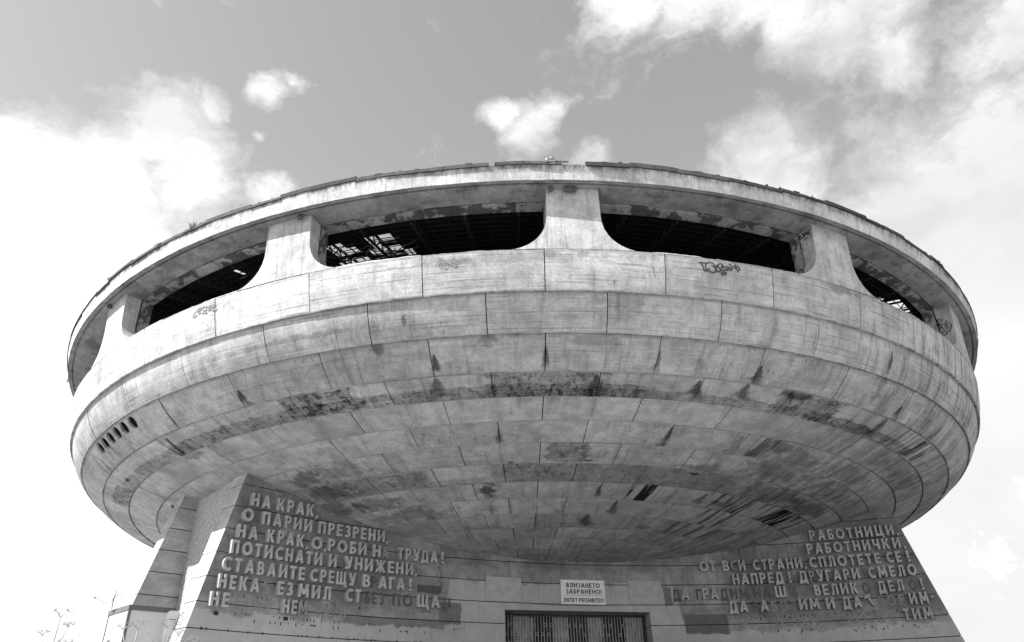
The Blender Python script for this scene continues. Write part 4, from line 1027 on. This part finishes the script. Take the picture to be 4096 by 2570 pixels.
tagS = [[(28.52, 18.536), (28.643, 18.548), (28.75, 18.437), (28.674, 18.364), (28.524, 18.423), (28.52, 18.536)], [(28.52, 18.371), (28.53, 18.096), (28.637, 18.038)], [(28.573, 18.301), (28.52, 17.95)], [(28.598, 18.292), (28.73, 18.172), (28.58, 18.128), (28.702, 17.878)], [(28.806, 18.244), (28.786, 17.981), (28.859, 17.852)], [(28.924, 18.368), (28.861, 18.053), (28.934, 17.924)], [(29.003, 18.167), (29.091, 17.998), (28.847, 17.621), (28.899, 17.803)], [(28.782, 17.679), (28.718, 17.838), (28.568, 17.794), (28.53, 17.65), (28.665, 17.556), (28.782, 17.679)]]
ribbon(tagC, sidep(27.85, -1), siden(27.85, -1), .045, MTAG[0], 'graffiti_tag', mon)
ribbon(tagW, sidep(27.85, -1), siden(27.85, -1), .018, MTAG[2], 'graffiti_tag', mon)
ribbon(tagS, sidep(51.25, -1), siden(51.25, -1), .045, MTAG[0], 'graffiti_tag', mon)
ribbon([[(28.6, 17.9), (28.62, 18.35), (28.72, 18.1), (28.84, 18.4), (28.88, 17.95)]], sidep(-18.95, 1), siden(-18.95, 1), .05, MTAG[2], 'graffiti_tag', mon)
def endp(k, h):
    ve = vedge(-1, h); A = W3(usurf(ve, h), ve, h); B = W3(usurf(ve, h) - 1.0, ve - .68, h)
    q = A.lerp(B, k); nn_ = (B - A).cross(Vector((0, 0, 1))).normalized()
    if nn_.y > 0: nn_ = -nn_
    return q + nn_ * .012
tagE = [[(0.58, 5.09), (0.73, 5.06), (0.79, 4.94), (0.67, 4.97), (0.58, 5.09)], [(.95, 4.94), (.93, 4.77), (0.85, 4.77), (0.87, 4.88), (0.7, 4.86), (0.53, 4.9), (0.39, 4.87), (0.29, 4.77), (0.57, 4.78)], [(0.73, 4.8), (0.67, 4.56), (0.7, 4.7), (0.44, 4.65), (0.35, 4.57), (0.61, 4.58)], [(.94, 4.62), (0.9, 4.69), (0.78, 4.64), (0.77, 4.51), (0.95, 4.49)], [(0.8, 4.78), (0.84, 4.7), (0.6, 4.5)], [(0.67, 4.44), (0.89, 4.44), (.95, 4.38)]]
ribbon(tagE, endp, lambda p: Vector((-.65, -.75, 0)), .03, MTAG[3], 'graffiti_tag', mon)
wp = lambda v, h: WS(v, h, .012)
wn = lambda p: Vector((.3, -.95, 0))
def hw(x, y): return (11.5 + x * .155, 6.52 + y * .13)
letters = [[(0, 0), (.3, .7), (.8, .8), (.9, .2), (.4, -.1), (0, .1)], [(1.1, -.7), (1.2, .8), (1.7, .7), (1.6, .1), (1.2, .1)], [(2.6, .1), (2.0, 0), (2.0, .7), (2.5, .7)], [(2.9, 0), (2.9, .8), (3.4, .7), (3.3, .3), (2.9, .3), (3.5, -.1)], [(3.8, 0), (3.8, .7)], [(4.1, 1.0), (4.1, 0), (4.6, .1)], [(-.2, -.5), (4.9, -.3), (5.1, -.6)]]
ribbon([[hw(*q) for q in s_] for s_ in letters], wp, wn, .028, MTAG[0], 'graffiti_tag', mon)

# ------------------------------------------------------------------ nests, weeds and bent metal on the rim
MNEST = plain('mud_nest', .09, .95, .3, 8)
nests = [(2.73, 29.42, 'mud nest alone above the left corner of the central pillar'), (3.92, 29.42, 'darkest mud nest, left of the three touching nests on the central pillar'), (4.24, 29.42, 'mud nest in the middle of the three touching nests on the central pillar'), (4.55, 29.42, 'mud nest on the right of the three touching nests on the central pillar'), (-17.67, 29.44, 'mud nest under the rim at the pillar left of the central one'), (-43.31, 29.40, 'mud nest under the rim at the far left pillar')]
for a, r, lab in nests:
    p = P(r, a, 19.08); e = empty('bird_nest', p, lab, 'nest', 'mud nests under the rim')
    mb = MB(); rr2 = random.Random(int(a * 10)); mb.ball(p, .125, 12, (1, 1, 1.0))
    mb.v = [tuple(Vector(v) + Vector((rr2.uniform(-1, 1), rr2.uniform(-1, 1), rr2.uniform(-1, 1))) * .008) for v in mb.v]
    mb.build('mud_cup', MNEST, e)
    mb = MB(); mb.tube([p + Vector((0, -.115, -.03)), p + Vector((0, -.145, -.05))], [.045, .04], 8, False); mb.build('entrance_hole', MDARK, e)
p = Vector((-19.05, 39.75, 11.55 + ZC)); e = empty('bird_nest', p, 'mud nest tucked at the top of the far left pier', 'nest', 'mud nests under the rim'); mb = MB(); mb.ball(p, .16, 10); mb.build('mud_cup', MNEST, e)
MBENT = plain('bent_sheet_metal', .12, .6, .4, 6); MPALE = plain('pale_bent_metal', .5, .6, .3, 6)
def bent(a, lab, pts, mat, w=.06, cat='metal scrap'):
    base = P(30.02, a, 20.0); e = empty('bent_metal_scrap', base, lab, cat)
    tn = Vector((cos(rad(a)), sin(rad(a)), 0)); mb = MB()
    for st in pts:
        for (x0, z0), (x1, z1) in zip(st, st[1:]): mb.bar(base + tn * x0 + Vector((0, 0, z0)), base + tn * x1 + Vector((0, 0, z1)), w, .015, (0, 1, 0))
    mb.build('metal_strip', mat, e)
    return e
e = bent(2.45, 'dark twisted metal bracket sticking up at the crown of the rim', [[(-.02, -.05), (-.03, .10), (-.07, .22)], [(-.02, .02), (.10, .14), (.2, .2), (.3, .12)], [(.12, .12), (.3, .10)]], MBENT, .09)
mb = MB(); bp = P(30.02, 2.45, 20.0); mb.bar(bp + Vector((-.03, 0, .05)), bp + Vector((-.02, 0, .16)), .06, .02, (0, 1, 0)); mb.bar(bp + Vector((.13, 0, .13)), bp + Vector((.16, 0, .2)), .06, .02, (0, 1, 0)); mb.build('pale_clip', MPALE, e)
bent(24.94, 'small pale arched metal scrap on the right half of the rim', [[(-.16, -.02), (-.1, .08), (.02, .09), (.10, 0)], [(.12, .0), (.2, .06), (.24, -.04)]], MPALE, .05)
bent(-41.7, 'dark arrow-shaped metal scrap on the left part of the rim', [[(-.1, .05), (.1, .06), (.35, .0)], [(-.12, .05), (.02, .14), (.0, -.02), (-.1, .04)]], MBENT, .07)
bent(-33.0, 'flat sheet of metal lifting off the rim left of the weed tuft', [[(-.25, .06), (.05, .05), (.25, .0)], [(-.1, .0), (.15, .02)]], MBENT, .09)
bent(43.5, 'jagged metal flap on the far right of the rim', [[(-.3, .02), (-.05, .1), (.0, .0), (.2, .03), (.25, -.08)]], MBENT, .10)
bent(-66, 'thin metal flap standing off the far left rim', [[(-.2, -.05), (-.2, -.45), (-.05, -.45)], [(-.3, .2), (.1, .22)]], MBENT, .12)
MWEED = plain('dry_weed', .12, .9, .3, 8)
for a, lab, sc, n_ in ((-28.38, 'tuft of dry weeds growing on the left part of the roof rim', 1.0, 40), (-14, 'tiny weed sprig on the rim above the left window', .35, 10), (9.5, 'tiny dry sprig on the rim right of the crown', .3, 8)):
    base = P(29.98, a, 19.98); e = empty('weed_tuft', base, lab, 'weed', 'weeds on the roof rim'); rw = random.Random(int(a)); mb = MB()
    for k in range(n_):
        d = Vector((rw.uniform(-.6, .6), rw.uniform(-.4, .4), 1)).normalized() * rw.uniform(.2, .5) * sc
        st_ = base + Vector((rw.uniform(-.1, .1), rw.uniform(-.06, .06), -.05)) * sc
        mb.tube([st_, st_ + d * .6, st_ + d + Vector((rw.uniform(-.05, .05), 0, 0))], [.008 * sc, .006 * sc, .003 * sc], 3, False)
    mb.build('stems', MWEED, e)
    mb = MB()
    for k in range(int(26 * sc) + 4):
        c = base + Vector((rw.uniform(-.16, .16), rw.uniform(-.1, .1), rw.uniform(-.05, .14))) * sc
        mb.quad(c, c + Vector((.05, 0, .02)) * sc, c + Vector((.04, .03, .07)) * sc, c + Vector((-.01, .02, .05)) * sc)
    mb.build('leaves', MWEED, e)

# ------------------------------------------------------------------ guard cabin, dish, lamp
MCAB = plain('white_cabin_panel', .5, .6, .05, 1.5); MCTR = plain('dark_cabin_trim', .10, .5, .1); MGLS, g, b = new_mat('dark_window_glass', .08, .5); b.inputs['Base Color'].default_value = (.03, .03, .03, 1)
C0 = Vector((-16.82, 33.0, 0)); dR = Vector((.74, .67, 0)).normalized(); dL = Vector((-1.61, 1.5, 0)).normalized()
zt = 5.4 + ZC; zb = 4.05
cab = empty('guard_cabin', (C0.x, C0.y, zb), 'white site cabin with dark roof trim and door between the two left piers', 'cabin')
def cbox(name, mat, a0, a1, b0, b1, z0, z1, par=cab):   # along dR, along dL
    mb = MB(); P8 = []
    for z in (z0, z1):
        for (x, y) in ((a0, b0), (a1, b0), (a1, b1), (a0, b1)): q = C0 + dR * x + dL * y; P8.append(Vector((q.x, q.y, z)))
    for f_ in ((0, 1, 5, 4), (1, 2, 6, 5), (2, 3, 7, 6), (3, 0, 4, 7), (4, 5, 6, 7), (3, 2, 1, 0)): mb.quad(*[P8[k] for k in f_])
    return mb.build(name, mat, par)
WR, WL = 1.95, 2.25
cbox('cabin_wall', MCAB, .03, WR - .03, .03, WL - .03, zb, zt - .2)
cbox('roof_trim', MCTR, -.02, WR, -.02, WL, zt - .2, zt)
cbox('corner_post', MCTR, 0, .10, 0, .10, zb, zt - .2); cbox('corner_post', MCTR, 0, .07, WL - .07, WL, zb, zt - .2)
dr = cbox('cabin_door', plain('white_cabin_door', .70, .5, .04), -.0, .028, .85, 1.85, zb + .05, zt - .3)
cbox('door_vent', plain('pale_vent', .45, .5, .04), -.012, .0, 1.0, 1.7, zt - 1.05, zt - .78, dr)
cbox('door_window', MGLS, -.012, .0, 1.35, 1.75, zt - 1.75, zt - 1.25, dr)
cbox('window_blind', plain('pale_blind', .5, .6, .05), -.012, .0, .95, 1.30, zt - 1.75, zt - 1.20, dr)
# satellite dish on the cabin roof
dp = Vector((-18.1, 34.0, zt)); dish = empty('satellite_dish', dp, 'white satellite dish seen edge-on standing on the roof of the site cabin', 'dish')
MDSH = plain('white_dish', .33, .5, .05)
dc = dp + Vector((-.12, 0, .55)); ax_ = Vector((-.70, -.68, .2)).normalized(); u_ = ax_.cross(Vector((0, 0, 1))).normalized(); w_ = u_.cross(ax_)
mb = MB(); rings = []
for j in range(5):
    r = .42 * j / 4; dep = .10 * (1 - (j / 4) ** 2)
    rings.append([dc - ax_ * dep + (u_ * cos(2 * pi * k / 24) * r * .95 + w_ * sin(2 * pi * k / 24) * r) for k in range(24)])
for j in range(4):
    for k in range(24):
        q = (rings[j][k], rings[j][(k + 1) % 24], rings[j + 1][(k + 1) % 24], rings[j + 1][k]); mb.quad(*q, sm=True)
        mb.quad(*[v - ax_ * .012 for v in q[::-1]], sm=True)
mb.build('reflector', MDSH, dish)
mb = MB(); lnb = dc + ax_ * .62 - w_ * .28
mb.tube([dc - w_ * .40, lnb], .012, 6); mb.build('feed_arm', MDSH, dish)
mb = MB(); mb.tube([lnb - ax_ * .03, lnb + ax_ * .08 + w_ * .02], [.045, .03], 8); mb.build('receiver_head', MDSH, dish)
mb = MB(); mb.tube([dp - Vector((0, 0, 0)), dp + Vector((0, 0, .5))], .022, 8); mb.tube([dp + Vector((0, 0, .42)), dc - ax_ * .1], .02, 6); mb.tube([dp + Vector((0, 0, .48)), dp + Vector((.18, .05, .62)), dp + Vector((.3, .05, .6))], .012, 6)
mb.build('mast', MDSH, dish)
# white housing tucked against the pier
hp = Vector((-15.22, 33.35, 4.05)); hs = empty('meter_cabinet', hp, 'white rounded cabinet squeezed between the site cabin and the leaning pier', 'cabinet')
mb = MB(); prf = [(0, 0), (.55, 0), (.55, 2.60), (.50, 2.73), (.38, 2.80), (.15, 2.80), (.04, 2.73), (0, 2.60)]
fr = [hp + dR * x + Vector((0, 0, z)) + Vector((0, -.25, 0)) for x, z in prf]; bk = [p_ + Vector((.1, .35, 0)) for p_ in fr]
mb.quad(*fr); mb.quad(*bk[::-1])
for k in range(len(fr)): mb.quad(fr[k], fr[(k + 1) % len(fr)], bk[(k + 1) % len(fr)], bk[k])
mb.build('cabinet_body', MCAB, hs)
mb = MB(); mb.box(hp + dR * .28 + Vector((0, -.262, 2.45)), dR * .14, Vector((0, .01, 0)), Vector((0, 0, .012))); mb.build('cabinet_slot', MCTR, hs)
# small floodlight fixed to the far left pier
lp = Vector((-19.3, 38.75, 8.08 + ZC)); fl = empty('wall_lamp', lp, 'small white wall lamp fixed halfway up the far left pier', 'lamp')
mb = MB(); mb.box(lp + Vector((0, -.10, -.08)), Vector((.11, 0, 0)), Vector((0, .07, 0)), Vector((0, 0, .12))); mb.build('lamp_body', MCAB, fl)
mb = MB(); mb.box(lp + Vector((0, -.02, .12)), Vector((.06, 0, 0)), Vector((0, .03, 0)), Vector((0, 0, .10))); mb.tube([lp + Vector((.05, -.02, -.2)), lp + Vector((.12, 0, -.32)), lp + Vector((.02, .02, -.42))], .012, 5); mb.build('lamp_bracket', MPALE, fl)

# ------------------------------------------------------------------ wild umbel plants in the foreground
MUM = plain('pale_dry_stalk', .26, .8, .2, 20); MUS = plain('dry_seed_heads', .24, .9, .3, 20)
def umbel(x, y, top, lab, seed, lean=0.0, nbr=5, s=1.0):
    r = random.Random(seed); zb_ = gz(x, y) - .05; H = top - zb_
    e = empty('umbel_plant', (x, y, zb_), lab, 'wild plant', 'wild umbel plants in front of the monument')
    B = Vector((x, y, zb_)); stem = MB(); heads = MB(); seeds = MB()
    tp = B + Vector((lean, 0, H)); pts = [B.lerp(tp, k / 6) + Vector((r.uniform(-.012, .012), r.uniform(-.01, .01), 0)) * (1 if 0 < k < 6 else 0) for k in range(7)]
    stem.tube(pts, [.013 * s - .0011 * k * s for k in range(7)], 5)
    def head(c, rad_, up_=Vector((0, 0, 1))):
        for k in range(11):
            a_ = 2 * pi * k / 11 + r.uniform(-.2, .2); rr3 = rad_ * r.uniform(.55, 1.0)
            tip = c + Vector((cos(a_) * rr3, sin(a_) * rr3, rad_ * r.uniform(.35, .7)))
            heads.tube([c, c.lerp(tip, .5) + Vector((0, 0, .01)), tip], [.0026, .0022, .0018], 3, False)
            for q in range(6):
                t2 = tip + Vector((r.uniform(-1, 1), r.uniform(-1, 1), r.uniform(.1, 1))) * rad_ * .22
                heads.tube([tip, t2], [.0016, .0012], 3, False); seeds.ball(t2, .0042 * s, 4)
    head(tp, .13 * s)
    for k in range(nbr):
        t = .45 + .45 * k / nbr; b0 = B.lerp(tp, t); a_ = (0 if k % 2 else pi) + r.uniform(-.7, .7); L_ = H * r.uniform(.13, .26) * (1.25 - t * .5)
        b1 = b0 + Vector((cos(a_) * L_ * .55, sin(a_) * L_ * .3, L_ * .9)); mid_ = b0.lerp(b1, .5) + Vector((cos(a_) * .03, 0, -.02))
        stem.tube([b0, mid_, b1], [.008 * s, .0065 * s, .005 * s], 4); head(b1, .10 * s * r.uniform(.7, 1.1))
    for k in range(3):
        b0 = B.lerp(tp, .25 + .15 * k); a_ = r.uniform(0, 6.28)
        stem.tube([b0, b0 + Vector((cos(a_) * .2, sin(a_) * .1, .05)), b0 + Vector((cos(a_) * .34, sin(a_) * .2, -.02))], [.004, .003, .002], 3)
    stem.build('stalk', MUM, e); heads.build('umbel_rays', MUM, e); tag(seeds.build('seed_heads', MUS, e), kind='stuff')
Y = 10.0
umbel(-.601 * Y, Y, ZC + .150 * Y, 'tall branching umbel plant standing alone against the white sky on the left', 1, .05, 6)
umbel(-.490 * Y, Y, ZC + .133 * Y, 'branching umbel plant in front of the site cabin wall', 2, -.03, 5)
umbel(-.458 * Y, Y, ZC + .134 * Y, 'slender umbel plant in front of the base of the leaning pier', 3, .02, 4, .9)
umbel(-.572 * 11, 11, ZC + .108 * 11, 'low umbel plant right of the tall one, only its head in view', 4, 0, 3, .9)
umbel(-.628 * 11, 11, ZC + .112 * 11, 'low umbel plant at the left bottom corner, only its tips in view', 5, 0, 3, .8)
umbel(-.432 * Y, Y, ZC + .118 * Y, 'short umbel plant below the graffiti on the leaning pier', 6, .03, 4, .8)
# low bushy growth along the bottom edge
mb = MB(); r = random.Random(8)
for k in range(150):
    x = (-.545 + .15 * r.random()) * 9.6; y = 9.6 + r.uniform(-.4, .4); z0 = gz(x, y)
    top = ZC + y * (.102 + .022 * math.exp(-((x / y + .445) / .035) ** 2) + r.uniform(-.02, .012))
    p0 = Vector((x, y, z0)); p1 = Vector((x + r.uniform(-.12, .12), y, top)); mb.tube([p0, p0.lerp(p1, .5) + Vector((r.uniform(-.04, .04), 0, 0)), p1], [.004, .003, .002], 3, False)
    for q in range(13):
        c = p0.lerp(p1, r.uniform(.62, 1.0)) + Vector((r.uniform(-.06, .06), r.uniform(-.06, .06), r.uniform(-.03, .03))); a_ = r.uniform(0, 6.28); l = r.uniform(.012, .03)
        d = Vector((cos(a_) * l, sin(a_) * l, r.uniform(-.5, 1) * l)); w__ = Vector((-sin(a_), cos(a_), .3)) * l * .35
        mb.quad(c, c + d * .5 + w__, c + d, c + d * .5 - w__)
o = mb.build('weedy_undergrowth', plain('dusty_foliage', .2, .9, .4, 15)); tag(o, 'low dusty undergrowth along the bottom edge beside the site cabin', 'undergrowth', kind='stuff')
